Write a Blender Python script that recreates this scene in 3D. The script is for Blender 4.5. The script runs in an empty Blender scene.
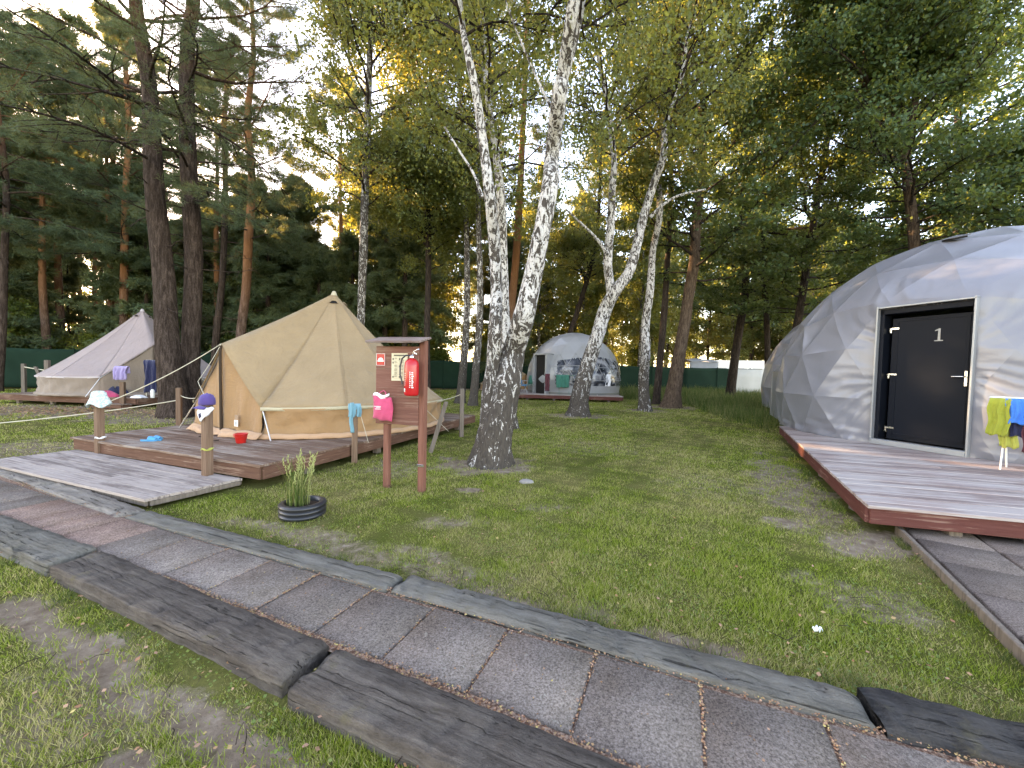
import bpy, bmesh, math, random
import numpy as np
from mathutils import Vector, Matrix
R_ = math.radians
sc = bpy.context.scene
col = sc.collection

# ---------------------------------------------------------------- camera
CAM_F, CAM_H = 385.0, 1.45
PITCH, ROLL = math.atan(14/385.0), 0.0227
Fv = Vector((0, math.cos(PITCH), -math.sin(PITCH)))
U0 = Vector((0, math.sin(PITCH), math.cos(PITCH)))
R0 = Vector((1, 0, 0))
Rv = R0*math.cos(ROLL)+U0*math.sin(ROLL)
Uv = -R0*math.sin(ROLL)+U0*math.cos(ROLL)
cd = bpy.data.cameras.new('camera'); cam = bpy.data.objects.new('camera', cd); col.objects.link(cam)
m3 = Matrix((Rv, Uv, -Fv)).transposed()
cam.matrix_world = Matrix.Translation((0, 0, CAM_H)) @ m3.to_4x4()
cd.sensor_width = 36; cd.lens = 36*CAM_F/1024; cd.clip_start = .05; cd.clip_end = 3000
sc.camera = cam

# ---------------------------------------------------------------- light
SUN_AZ, SUN_EL = R_(-54), R_(19)      # azimuth clockwise from +Y
w = bpy.data.worlds.new('World'); sc.world = w; w.use_nodes = True
nt = w.node_tree; bg = nt.nodes['Background']
sk = nt.nodes.new('ShaderNodeTexSky'); sk.sky_type = 'NISHITA'; sk.sun_disc = False
sk.sun_elevation = SUN_EL; sk.sun_rotation = SUN_AZ; sk.air_density = 1.0; sk.dust_density = .6; sk.ozone_density = 1.0
nt.links.new(sk.outputs[0], bg.inputs[0]); bg.inputs[1].default_value = .15
sl = bpy.data.lights.new('sun', 'SUN'); sl.energy = 4.2; sl.angle = R_(.6); sl.color = (1, .80, .50)
so = bpy.data.objects.new('sun', sl); col.objects.link(so)
sd = Vector((math.sin(SUN_AZ)*math.cos(SUN_EL), math.cos(SUN_AZ)*math.cos(SUN_EL), math.sin(SUN_EL)))
so.rotation_euler = sd.to_track_quat('Z', 'Y').to_euler(); so.location = sd*60
sc.view_settings.view_transform = 'Standard'; sc.view_settings.look = 'None'
sc.view_settings.exposure = 3.3; sc.view_settings.gamma = 1
sc.view_settings.use_white_balance = True; sc.view_settings.white_balance_temperature = 8600; sc.view_settings.white_balance_tint = 22
sc.render.engine = 'CYCLES'
cy = sc.cycles
cy.use_denoising = True; cy.max_bounces = 6; cy.diffuse_bounces = 3; cy.glossy_bounces = 3
cy.transmission_bounces = 4; cy.transparent_max_bounces = 8; cy.caustics_reflective = False; cy.caustics_refractive = False

# ---------------------------------------------------------------- helpers
def ray(px, py):
    return Fv + Rv*((px-512)/CAM_F) - Uv*((py-384)/CAM_F)
def G(px, py, z=0.):
    d = ray(px, py); return Vector((0, 0, CAM_H)) + d*((z-CAM_H)/d.z)
def AT(px, py, y):
    d = ray(px, py); return Vector((0, 0, CAM_H)) + d*(y/d.y)

def tag(o, label=None, cat=None, group=None, kind=None):
    if label: o['label'] = label
    if cat: o['category'] = cat
    if group: o['group'] = group
    if kind: o['kind'] = kind
    return o
def thing(name, label, cat, loc=(0, 0, 0), rz=0, group=None):
    o = bpy.data.objects.new(name, None); col.objects.link(o)
    o.location = loc; o.rotation_euler = (0, 0, rz); o.empty_display_size = .2
    return tag(o, label, cat, group)
def np_mesh(name, V, Fc, mat=None, smooth=False):
    """V (n,3), Fc (m,k) equal sized faces"""
    V = np.ascontiguousarray(V, dtype=np.float32); Fc = np.ascontiguousarray(Fc, dtype=np.int32)
    me = bpy.data.meshes.new(name); k = Fc.shape[1]; m = Fc.shape[0]
    me.vertices.add(len(V)); me.vertices.foreach_set('co', V.ravel())
    me.loops.add(m*k); me.loops.foreach_set('vertex_index', Fc.ravel())
    me.polygons.add(m); me.polygons.foreach_set('loop_start', np.arange(0, m*k, k, dtype=np.int32))
    if smooth: me.polygons.foreach_set('use_smooth', np.ones(m, dtype=bool))
    if mat: me.materials.append(mat)
    me.update(calc_edges=True); me.validate(); return me
def link(name, me, parent=None, loc=None, rz=0):
    o = bpy.data.objects.new(name, me); col.objects.link(o)
    if parent: o.parent = parent
    if loc is not None: o.location = loc
    o.rotation_euler = (0, 0, rz)
    return o

class MB:
    def __init__(s): s.v = []; s.f = []; s.sm = []
    def add(s, vs, fs, smooth=False):
        b = len(s.v); s.v += [tuple(v) for v in vs]
        s.f += [tuple(i+b for i in f) for f in fs]; s.sm += [smooth]*len(fs)
    def box(s, c, d, rz=0, M=None, jit=0):
        hx, hy, hz = d[0]/2, d[1]/2, d[2]/2
        b = min(.006, hx*.3, hy*.3, hz*.3)
        bm = bmesh.new(); bmesh.ops.create_cube(bm, size=1)
        for v in bm.verts: v.co = Vector((v.co.x*2*hx, v.co.y*2*hy, v.co.z*2*hz))
        bmesh.ops.bevel(bm, geom=bm.edges[:], offset=b, segments=1, affect='EDGES')
        T = Matrix.Translation(c) @ (M if M is not None else Matrix.Rotation(rz, 4, 'Z'))
        vs = [T @ v.co for v in bm.verts]
        s.add(vs, [[v.index for v in f.verts] for f in bm.faces]); bm.free(); return s
    def tube(s, pts, rad, n=8, cap=True, smooth=True, rough=0, rng=None):
        pts = [Vector(p) for p in pts]
        if not hasattr(rad, '__len__'): rad = [rad]*len(pts)
        vs = []; up = Vector((0, 1, .13)).normalized()
        for i, p in enumerate(pts):
            t = (pts[min(i+1, len(pts)-1)]-pts[max(i-1, 0)])
            t = t.normalized() if t.length > 1e-9 else Vector((0, 0, 1))
            if abs(t.dot(up)) > .95: up = Vector((1, .1, .2)).normalized()
            a = t.cross(up).normalized(); b = t.cross(a).normalized()
            for k in range(n):
                an = 2*math.pi*k/n; r = rad[i]
                if rough: r *= 1+rng.uniform(-rough, rough)
                vs.append(p+(a*math.cos(an)+b*math.sin(an))*r)
        fs = []
        for i in range(len(pts)-1):
            for k in range(n):
                k2 = (k+1) % n
                fs.append((i*n+k, i*n+k2, (i+1)*n+k2, (i+1)*n+k))
        s.add(vs, fs, smooth)
        if cap:
            s.add(vs[:n], [tuple(range(n))][::-1]); s.add(vs[-n:], [tuple(range(n))])
        return s
    def lathe(s, prof, n=20, c=(0, 0, 0), smooth=True, sx=1, sy=1):
        vs = []; fs = []
        for r, z in prof:
            for k in range(n):
                a = 2*math.pi*k/n; vs.append((c[0]+r*sx*math.cos(a), c[1]+r*sy*math.sin(a), c[2]+z))
        for i in range(len(prof)-1):
            for k in range(n):
                k2 = (k+1) % n; fs.append((i*n+k, i*n+k2, (i+1)*n+k2, (i+1)*n+k))
        s.add(vs, fs, smooth); return s
    def grid(s, fn, nu, nv, smooth=True):
        vs = [fn(i/nu, j/nv) for j in range(nv+1) for i in range(nu+1)]
        fs = [(j*(nu+1)+i, j*(nu+1)+i+1, (j+1)*(nu+1)+i+1, (j+1)*(nu+1)+i) for j in range(nv) for i in range(nu)]
        s.add(vs, fs, smooth); return s
    def slab(s, fn, nu, nv, th):
        """closed sheet with thickness: fn gives point, th offsets along y"""
        a = [Vector(fn(i/nu, j/nv)) for j in range(nv+1) for i in range(nu+1)]
        return s.grid(fn, nu, nv)
    def build(s, name, mat, parent=None, loc=None, rz=0, thick=0):
        me = bpy.data.meshes.new(name); me.from_pydata(s.v, [], s.f)
        me.polygons.foreach_set('use_smooth', s.sm)
        if mat: me.materials.append(mat)
        me.update(); o = link(name, me, parent, loc, rz)
        if thick:
            md = o.modifiers.new('thickness', 'SOLIDIFY'); md.thickness = thick; md.offset = 0
        return o

# ---------------------------------------------------------------- materials
class NM:
    def __init__(s, name):
        s.m = bpy.data.materials.new(name); s.m.use_nodes = True; s.t = s.m.node_tree
        s.b = s.t.nodes['Principled BSDF']; s.out = s.t.nodes['Material Output']
    def n(s, typ, **kw):
        x = s.t.nodes.new(typ)
        for k, v in kw.items():
            if k.startswith('i_'):
                kk = k[2:]; kk = int(kk) if kk.isdigit() else kk
                x.inputs[kk].default_value = v
            else: setattr(x, k, v)
        return x
    def l(s, a, b): s.t.links.new(a, b)
    def co(s, scale=(1, 1, 1), rot=(0, 0, 0)):
        tc = s.n('ShaderNodeTexCoord'); mp = s.n('ShaderNodeMapping')
        mp.inputs['Scale'].default_value = scale; mp.inputs['Rotation'].default_value = rot
        s.l(tc.outputs['Object'], mp.inputs[0]); return mp.outputs[0]
    def noise(s, vec, scale, detail=4, rough=.6, dist=0):
        x = s.n('ShaderNodeTexNoise'); x.inputs['Scale'].default_value = scale
        x.inputs['Detail'].default_value = detail; x.inputs['Roughness'].default_value = rough
        x.inputs['Distortion'].default_value = dist; s.l(vec, x.inputs['Vector']); return x.outputs['Fac']
    def ramp(s, fac, stops, interp='LINEAR'):
        x = s.n('ShaderNodeValToRGB'); x.color_ramp.interpolation = interp; e = x.color_ramp.elements
        while len(e) > 1: e.remove(e[-1])
        e[0].position = stops[0][0]; e[0].color = (*stops[0][1], 1) if len(stops[0][1]) == 3 else stops[0][1]
        for p, c in stops[1:]:
            q = e.new(p); q.color = (*c, 1)
        s.l(fac, x.inputs[0]); return x.outputs[0]
    def mix(s, fac, a, b, mode='MIX'):
        x = s.n('ShaderNodeMix', data_type='RGBA', blend_type=mode)
        for sock, v in ((x.inputs[0], fac), (x.inputs[6], a), (x.inputs[7], b)):
            if isinstance(v, (int, float)): sock.default_value = v
            elif isinstance(v, tuple): sock.default_value = (*v, 1) if len(v) == 3 else v
            else: s.l(v, sock)
        return x.outputs[2]
    def math(s, op, a, b=0.):
        x = s.n('ShaderNodeMath', operation=op)
        for i, v in enumerate((a, b)):
            if isinstance(v, (int, float)): x.inputs[i].default_value = v
            else: s.l(v, x.inputs[i])
        return x.outputs[0]
    def bump(s, h, strength=.3, dist=.02):
        x = s.n('ShaderNodeBump'); x.inputs['Strength'].default_value = strength; x.inputs['Distance'].default_value = dist
        s.l(h, x.inputs['Height']); s.l(x.outputs[0], s.b.inputs['Normal'])
    def base(s, c):
        if isinstance(c, tuple): s.b.inputs['Base Color'].default_value = (*c, 1)
        else: s.l(c, s.b.inputs['Base Color'])
    def set(s, **kw):
        for k, v in kw.items(): s.b.inputs[k.replace('_', ' ')].default_value = v
        return s
def g3(x): return (x, x, x)

def m_plain(name, c, rough=.6, metal=0, var=.15, scale=20, bump=.1):
    n = NM(name); v = n.co()
    f = n.noise(v, scale, 4)
    n.base(n.mix(f, tuple(x*(1-var) for x in c), tuple(min(1, x*(1+var)) for x in c)))
    n.set(Roughness=rough, Metallic=metal)
    if bump: n.bump(f, bump, .01)
    return n.m
def m_wood(name, dark, light, worn=None, wornamt=.5, axis=0, rough=.75, sc_=1.0):
    """stained boards; grain along local axis, worn streaks where the stain has gone"""
    n = NM(name)
    s = [26*sc_]*3; s[axis] = 1.6*sc_
    v = n.co(tuple(s)); gr = n.noise(v, 1.6, 6, .65, .3)
    geo = n.n('ShaderNodeNewGeometry'); ri = geo.outputs['Random Per Island']
    c = n.ramp(gr, [(.25, dark), (.75, light)])
    tone = n.ramp(ri, [(0, g3(.72)), (1, g3(1.18))])
    c = n.mix(1., c, tone, 'MULTIPLY')
    if worn:
        s2 = [34.]*3; s2[axis] = 1.5
        p = n.noise(n.co(tuple(s2)), 1.3, 5, .7)
        p2 = n.noise(n.co((1, 1, 1)), 1.1, 4, .6)
        pf = n.math('ADD', n.math('MULTIPLY', p, .65), n.math('MULTIPLY', p2, .45))
        pf = n.math('ADD', pf, n.math('MULTIPLY', ri, .10))
        mk = n.ramp(pf, [(.66-wornamt*.28, g3(0)), (.74-wornamt*.2, g3(1))])
        c = n.mix(mk, c, n.mix(gr, tuple(x*.72 for x in worn), worn))
    n.base(c); n.set(Roughness=rough); n.bump(gr, .35, .008); return n.m
def m_cloth(name, c, var=.1, rough=.9, weave=400, trans=0):
    n = NM(name); v = n.co()
    a = n.noise(v, 2.2, 5, .6); b = n.noise(v, 60, 2)
    f = n.math('ADD', n.math('MULTIPLY', a, .8), n.math('MULTIPLY', b, .2))
    n.base(n.mix(f, tuple(x*(1-var*1.8) for x in c), tuple(min(1, x*(1+var)) for x in c)))
    n.set(Roughness=rough); n.b.inputs['Sheen Weight'].default_value = .15
    wr = n.noise(n.co((1, 1, .4)), 3.5, 4, .55, .6)
    n.bump(n.math('ADD', wr, n.math('MULTIPLY', n.noise(n.co((.6, .6, 1.5)), 9, 4, .6, 1.5), .35)), .5, .07)
    if trans:
        tr = n.n('ShaderNodeBsdfTranslucent'); tr.inputs[0].default_value = (*c, 1)
        mx = n.n('ShaderNodeMixShader'); mx.inputs[0].default_value = trans
        n.l(n.b.outputs[0], mx.inputs[1]); n.l(tr.outputs[0], mx.inputs[2]); n.l(mx.outputs[0], n.out.inputs[0])
    return n.m
def m_leaf(name, cols, trcol, trans=.4, rough=.5):
    n = NM(name); geo = n.n('ShaderNodeNewGeometry')
    oi = n.n('ShaderNodeObjectInfo')
    c = n.ramp(geo.outputs['Random Per Island'], [(i/(len(cols)-1), q) for i, q in enumerate(cols)])
    hs = n.n('ShaderNodeHueSaturation'); n.l(c, hs.inputs['Color'])
    n.l(n.ramp(oi.outputs['Random'], [(0, g3(.8)), (1, g3(1.2))]), hs.inputs['Value'])
    n.base(hs.outputs[0]); n.set(Roughness=rough); n.b.inputs['Specular IOR Level'].default_value = .3
    tr = n.n('ShaderNodeBsdfTranslucent'); tr.inputs[0].default_value = (*trcol, 1)
    mx = n.n('ShaderNodeMixShader'); mx.inputs[0].default_value = trans
    n.l(n.b.outputs[0], mx.inputs[1]); n.l(tr.outputs[0], mx.inputs[2]); n.l(mx.outputs[0], n.out.inputs[0])
    return n.m
def m_birch(name, black=.5):
    n = NM(name)
    tc = n.n('ShaderNodeTexCoord'); sx = n.n('ShaderNodeSeparateXYZ'); n.l(tc.outputs['Object'], sx.inputs[0])
    a = n.noise(n.co((1, 1, .40)), 11, 6, .72, 1.4)
    b = n.noise(n.co((1, 1, 4)), 12, 3, .6)
    # rough dark bark swallows the white one near the foot
    hz = n.n('ShaderNodeMapRange'); n.l(sx.outputs[2], hz.inputs[0])
    hz.inputs[1].default_value = .5; hz.inputs[2].default_value = 2.6; hz.inputs[3].default_value = .10; hz.inputs[4].default_value = -.01
    f = n.math('SUBTRACT', a, hz.outputs[0])
    f = n.math('ADD', f, n.math('MULTIPLY', n.math('SUBTRACT', b, .5), .12))
    mk = n.ramp(f, [(black-.012, g3(0)), (black+.015, g3(1))])
    dk = n.mix(n.noise(n.co((1, 1, .3)), 30, 4), (.016, .014, .012), (.12, .10, .085))
    wh = n.mix(n.noise(n.co((1, 1, 5)), 10, 4), (.36, .33, .30), (.62, .60, .58))
    n.base(n.mix(mk, dk, wh)); n.set(Roughness=.8)
    vo = n.n('ShaderNodeTexVoronoi', feature='DISTANCE_TO_EDGE'); vo.inputs['Scale'].default_value = 16
    n.l(n.co((1, 1, .35)), vo.inputs['Vector'])
    h = n.math('ADD', n.math('MULTIPLY', a, .6), n.math('MULTIPLY', n.math('MINIMUM', vo.outputs[0], .25), 1.2))
    n.bump(h, .9, .04); return n.m
def m_bark(name, dark, light, up=None, z0=5, z1=8, scale=11):
    n = NM(name)
    a = n.noise(n.co((1, 1, .16)), scale*1.5, 6, .7, .5)
    b = n.noise(n.co((1, 1, .5)), scale*4, 4, .7)
    cz = n.noise(n.co((1, 1, .35)), 3, 3, .6)
    h = n.math('ADD', n.math('MULTIPLY', a, .72), n.math('MULTIPLY', b, .28))
    c = n.ramp(h, [(.34, tuple(x*.35 for x in dark)), (.47, dark), (.62, light)])
    c = n.mix(n.math('MULTIPLY', cz, .5), c, tuple(x*1.15 for x in light), 'MULTIPLY') if False else n.mix(n.ramp(cz, [(.35, g3(0)), (.7, g3(.45))]), c, dark)
    if up:
        tc = n.n('ShaderNodeTexCoord'); sx = n.n('ShaderNodeSeparateXYZ'); n.l(tc.outputs['Object'], sx.inputs[0])
        mr = n.n('ShaderNodeMapRange'); n.l(sx.outputs[2], mr.inputs[0]); mr.inputs[1].default_value = z0; mr.inputs[2].default_value = z1
        c = n.mix(mr.outputs[0], c, n.mix(h, tuple(x*.45 for x in up), up))
    n.base(c); n.set(Roughness=.92)
    n.bump(h, 1., .09); return n.m

BARE = [ # cx, cy, rx, ry, rot, strength : worn or bare places on the ground
 (-12.5, 11.0, 4.5, 1.3, -.1, .9), (-8.8, 10.0, 1.8, 1.2, 0, .8), (-.32, 5.95, .75, .6, 0, 1.), (2.19, 12.7, 1.1, .8, 0, .9),
 (5.24, 15, .9, .7, 0, .9), (6.98, 16.6, 1.3, .9, 0, .9), (3.75, 5.2, .45, 2.2, -.45, .62), (3.25, 3.35, .45, .35, 0, .9),
 (-2.65, 2.12, .42, .10, -.5, 1.1), (-1.36, 1.36, .15, .09, -.3, 1.2), (-1.0, 1.38, .35, .09, -.4, .8), (-2.2, 1.93, .9, .12, -.42, .85), (-1.15, 1.47, .6, .12, -.4, .9), (-1.9, 1.6, .5, .2, -.4, .5), (-2.0, 3.35, .7, .14, -.39, .6),
 (.1, 2.38, .8, .1, -.38, .6), (1.05, 2.02, .35, .1, -.4, 1.0), (-.5, 3.6, .35, .2, 0, .5), (.3, 4.1, .3, .16, 0, .5), (2.73, 3.85, .2, .12, 0, .8), (-.5, 4.6, .17, .1, 0, 1.),
 (-1.6, 5.6, .8, .5, .3, .5), (2.4, 2.5, .5, .3, -.4, .45), (-.9, 2.9, 1.5, .25, -.38, .5), (-8, 6.2, 3, .8, .1, .55), (1.5, 7.5, 1.2, .9, 0, .35),(2.8,5,.8,.8,0,.35)]
def bare_at(x, y):
    x = np.asarray(x, float); y = np.asarray(y, float); o = np.zeros_like(x)
    wob = .18*np.sin(x*7+y*3)+.15*np.sin(y*11-x*4)+.1*np.sin(x*23+1)*np.sin(y*19)
    for cx, cyy, rx, ry, a, s in BARE:
        dx, dy = x-cx, y-cyy; u = dx*math.cos(a)+dy*math.sin(a); v = -dx*math.sin(a)+dy*math.cos(a)
        d = np.sqrt((u/rx)**2+(v/ry)**2)+wob
        o = np.maximum(o, s*np.clip((1.25-d)/.6, 0, 1))
    f = np.clip((y-24+np.sin(x*.5)*1.2)/2.5, 0, 1)          # forest floor past the fence
    o = np.maximum(o, f)
    return np.clip(o, 0, 1.2)

def dry_nodes(n):
    v = n.co(); a = n.noise(v, .55, 4, .6); b = n.noise(v, 3.0, 4, .6)
    return n.math('ADD', n.math('MULTIPLY', a, .6), n.math('MULTIPLY', b, .4))
def m_ground():
    n = NM('ground'); v = n.co()
    dry = dry_nodes(n); fine = n.noise(v, 55, 5, .7); mid = n.noise(v, 9, 5, .7)
    gr = n.mix(n.ramp(dry, [(.42, g3(0)), (.6, g3(1))]), (.12, .14, .028), (.26, .22, .085))
    gr = n.mix(fine, tuple(x*.5 for x in (.05, .055, .018)), gr)
    so_ = n.ramp(mid, [(.3, (.15, .105, .075)), (.55, (.29, .22, .165)), (.75, (.46, .39, .32))])
    so_ = n.mix(n.math('MULTIPLY', fine, .6), so_, (.11, .08, .055))
    at = n.n('ShaderNodeAttribute', attribute_name='bare')
    f = n.math('ADD', at.outputs['Fac'], n.math('ADD', n.math('MULTIPLY', n.math('SUBTRACT', mid, .5), .9), n.math('MULTIPLY', n.math('SUBTRACT', fine, .5), .7)))
    mk = n.ramp(f, [(.24, g3(0)), (.64, g3(1))])
    n.base(n.mix(mk, gr, so_)); n.set(Roughness=1.); n.b.inputs['Specular IOR Level'].default_value = .02
    n.bump(n.math('ADD', fine, mid), .6, .03); return n.m
def m_blade(name, g1, g2, d1, d2, trans=.35):
    n = NM(name); dry = dry_nodes(n); geo = n.n('ShaderNodeNewGeometry'); r = geo.outputs['Random Per Island']
    c = n.mix(n.ramp(n.math('ADD', dry, n.math('MULTIPLY', n.math('SUBTRACT', r, .5), .28)), [(.44, g3(0)), (.62, g3(1))]), n.mix(r, g1, g2), n.mix(r, d1, d2))
    n.base(c); n.set(Roughness=.55)
    tr = n.n('ShaderNodeBsdfTranslucent'); n.l(c, tr.inputs[0])
    mx = n.n('ShaderNodeMixShader'); mx.inputs[0].default_value = trans
    n.l(n.b.outputs[0], mx.inputs[1]); n.l(tr.outputs[0], mx.inputs[2]); n.l(mx.outputs[0], n.out.inputs[0])
    return n.m
def m_slab():
    n = NM('concrete_slab'); v = n.co(); geo = n.n('ShaderNodeNewGeometry')
    sp = n.ramp(n.noise(v, 95, 4, .9), [(.38, g3(0)), (.62, g3(1))]); big = n.noise(v, 3.5, 5, .65)
    at = n.n('ShaderNodeAttribute', attribute_name='tone')
    c = n.mix(sp, (.10, .082, .072), (.33, .28, .25))
    c = n.mix(1., c, n.ramp(big, [(.28, (.72, .70, .66)), (.5, g3(.97)), (.72, g3(1.2))]), 'MULTIPLY')
    lich = n.ramp(n.noise(v, 22, 4, .7), [(.63, g3(0)), (.70, g3(.55))]); c = n.mix(lich, c, (.36, .36, .31))
    spot = n.ramp(n.noise(v, 12, 3, .6), [(.26, g3(.55)), (.33, g3(0))]); c = n.mix(spot, c, (.07, .06, .05))
    crack = n.ramp(n.noise(n.co((1, 1, 1)), 2.6, 2, .5, 2.5), [(.492, g3(0)), (.5, g3(.25)), (.508, g3(0))]); c = n.mix(crack, c, (.05, .045, .04))
    c = n.mix(1., c, at.outputs['Color'], 'MULTIPLY')
    n.base(c); n.set(Roughness=.95); n.b.inputs['Specular IOR Level'].default_value = .08; n.bump(n.math('ADD', sp, n.math('MULTIPLY', big, 2.)), .7, .006); return n.m
def m_sleeper(name, a, b, c_, axis=0):
    n = NM(name); s = [20.]*3; s[axis] = 2.2
    gr = n.noise(n.co(tuple(s)), 1.4, 7, .72, .5); big = n.noise(n.co(), 4, 5, .7); fi = n.noise(n.co(), 90, 4, .7)
    c = n.ramp(gr, [(.28, a), (.5, b), (.78, c_)])
    c = n.mix(n.ramp(big, [(.45, g3(0)), (.7, g3(.6))]), c, c_)
    c = n.mix(n.math('MULTIPLY', fi, .5), c, a)
    s3 = [55.]*3; s3[axis] = 1.1
    cr = n.ramp(n.noise(n.co(tuple(s3)), 1.0, 4, .6, .4), [(.32, g3(1)), (.39, g3(0))]); c = n.mix(n.math('MULTIPLY', cr, .7), c, (.012, .010, .009))
    ms = n.ramp(n.noise(n.co(), 5, 5, .7), [(.60, g3(0)), (.74, g3(.5))]); c = n.mix(ms, c, (.16, .14, .075))
    gr = n.math('SUBTRACT', gr, n.math('MULTIPLY', cr, .6))
    n.base(c); n.set(Roughness=.92); n.b.inputs['Specular IOR Level'].default_value = .08
    n.bump(n.math('ADD', n.math('MULTIPLY', gr, 1.2), n.math('MULTIPLY', fi, .4)), 1., .03); return n.m
def m_pvc(name, c=(.195, .196, .222)):
    n = NM(name); v = n.co()
    a = n.noise(v, 1.6, 4, .6); w1 = n.noise(v, 9, 3, .5)
    n.b.inputs['Specular IOR Level'].default_value = .55; dirt = n.noise(n.co((1, 1, .25)), 5, 5, .7)
    cc = n.mix(a, tuple(x*.88 for x in c), tuple(x*1.08 for x in c))
    cc = n.mix(n.ramp(dirt, [(.55, g3(0)), (.85, g3(.35))]), cc, (.13, .13, .125))
    n.base(cc); n.set(Roughness=.29); n.b.inputs['Coat Weight'].default_value = .04; n.b.inputs['Coat Roughness'].default_value = .2
    n.bump(n.math('ADD', n.math('MULTIPLY', w1, .35), a), .16, .03); return n.m

M = {}
M['deck_brown'] = m_wood('deck_brown', (.10, .058, .042), (.21, .135, .10), (.32, .26, .22), .2)
M['deck_worn'] = m_wood('deck_worn', (.20, .145, .13), (.33, .25, .23), (.42, .365, .34), .42)
M['walk_worn'] = m_wood('walk_worn', (.13, .10, .09), (.26, .21, .19), (.40, .34, .305), .5)
M['fascia'] = m_wood('fascia', (.085, .042, .03), (.16, .085, .06), (.30, .2, .15), .05)
M['fascia_red'] = m_wood('fascia_red', (.085, .028, .024), (.13, .05, .042), (.26, .15, .12), .0)
M['post'] = m_wood('post', (.11, .065, .045), (.23, .15, .105), axis=2)
M['post_grey'] = m_wood('post_grey', (.10, .08, .065), (.22, .18, .15), axis=2)
M['board'] = m_wood('board', (.12, .05, .038), (.20, .095, .072), (.28, .17, .13), .05)
M['board_post'] = m_wood('board_post', (.13, .05, .035), (.24, .11, .08), axis=2)
M['canvas'] = m_cloth('canvas', (.34, .235, .135), .2, trans=.08)
M['canvas_hem'] = m_cloth('canvas_hem', (.44, .38, .26), .06)
M['canvas_tan'] = m_cloth('canvas_tan', (.36, .21, .105), .10, trans=.08)
M['canvas_sheet'] = m_cloth('canvas_sheet', (.46, .28, .17), .1)
M['pink_canvas'] = m_cloth('pink_canvas', (.31, .245, .235), .1, trans=.06)
M['pink_wall'] = m_cloth('pink_wall', (.25, .195, .155), .1)
M['pink_hem'] = m_cloth('pink_hem', (.48, .42, .41), .05)
M['rope'] = m_cloth('rope', (.50, .45, .34), .1)
M['metal'] = m_plain('metal', (.55, .55, .55), .35, .9, .05)
M['steel'] = m_plain('steel', (.6, .6, .6), .25, 1, .05)
M['dark'] = m_plain('dark', (.02, .018, .017), .8)
M['dark_wood'] = m_plain('dark_wood', (.05, .035, .025), .7)
M['red'] = m_plain('red', (.42, .012, .015), .25, 0, .05, 5, 0)
M['red_plastic'] = m_plain('red_plastic', (.5, .018, .014), .4, 0, .08)
M['pink'] = m_cloth('pink', (.52, .06, .14), .08)
M['white'] = m_plain('white', (.72, .72, .70), .5, 0, .04)
M['poster'] = m_plain('poster', (.60, .52, .36), .7, 0, .06)
M['rubber'] = m_plain('rubber', (.018, .019, .022), .45, 0, .2)
M['black_plastic'] = m_plain('black_plastic', (.016, .017, .02), .38, 0, .15)
M['soil'] = m_plain('soil', (.05, .035, .025), .95, 0, .4, 40, .8)
M['door'] = m_plain('door', (.007, .009, .014), .45, 0, .12, 4, .02); M['door'].node_tree.nodes['Principled BSDF'].inputs['Specular IOR Level'].default_value = .18
M['trim'] = m_plain('trim', (.30, .31, .32), .4, .3, .06)
M['pvc'] = m_pvc('pvc')
M['pvc_edge'] = m_pvc('pvc_edge', (.13, .135, .13))
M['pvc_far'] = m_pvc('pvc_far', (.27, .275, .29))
M['screen'] = None
M['purple'] = m_cloth('purple', (.075, .045, .19), .1)
M['blue_cloth'] = m_cloth('blue_cloth', (.13, .31, .38), .12)
M['pale_cloth'] = None
M['lilac'] = m_cloth('lilac', (.32, .26, .46), .1)
M['navy'] = m_cloth('navy', (.012, .016, .06), .1)
M['lime'] = m_cloth('lime', (.27, .29, .03), .1)
M['lime2'] = m_cloth('lime2', (.36, .37, .07), .1)
M['blue'] = m_cloth('blue', (.015, .17, .58), .1)
M['teal'] = m_cloth('teal', (.02, .15, .11), .1)
M['maroon'] = m_cloth('maroon', (.10, .02, .03), .1)
M['white_cloth'] = m_cloth('white_cloth', (.74, .74, .78), .05)
M['skyblue_plastic'] = m_plain('skyblue_plastic', (.02, .26, .50), .4)
M['stone'] = m_plain('stone', (.24, .22, .20), .9, 0, .3, 30, .6)
M['caravan'] = m_plain('caravan', (.70, .68, .68), .4, 0, .05, 2)
M['glass'] = m_plain('glass', (.03, .035, .04), .08, 0, .1)
M['green_screen'] = m_plain('green_screen', (.010, .028, .018), .8, 0, .45, 1.2, .5)
M['windbreak'] = m_plain('windbreak', (.50, .50, .49), .7, 0, .1, 3)
M['tarp'] = m_plain('tarp', (.22, .23, .24), .6, 0, .2, 3)
def m_floral():
    n = NM('floral'); v = n.co(); f = n.noise(v, 34, 2)
    n.base(n.ramp(f, [(.4, (.62, .68, .68)), (.5, (.22, .40, .42)), (.6, (.66, .68, .64))])); n.set(Roughness=.9); return n.m
M['pale_cloth'] = m_floral()
M['birch'] = m_birch('birch_bark', .505)
M['birch_far'] = m_birch('birch_bark_pale', .56)
M['pine_bark'] = m_bark('pine_bark', (.042, .029, .023), (.125, .09, .074), (.26, .12, .06), 9, 13)
M['pine_red'] = m_bark('pine_red', (.09, .055, .04), (.22, .15, .12), (.38, .17, .08), 3.5, 7)
M['oak_bark'] = m_bark('oak_bark', (.075, .05, .035), (.19, .135, .10), scale=14)
M['dark_bark'] = m_bark('dark_bark', (.035, .026, .022), (.10, .075, .06), scale=14)
M['needles'] = m_leaf('needles', [(.035, .062, .04), (.06, .10, .06), (.09, .135, .08)], (.30, .28, .08), .25)
M['needles_far'] = m_leaf('needles_far', [(.04, .07, .045), (.065, .105, .062), (.10, .14, .075)], (.36, .33, .09), .3)
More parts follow.
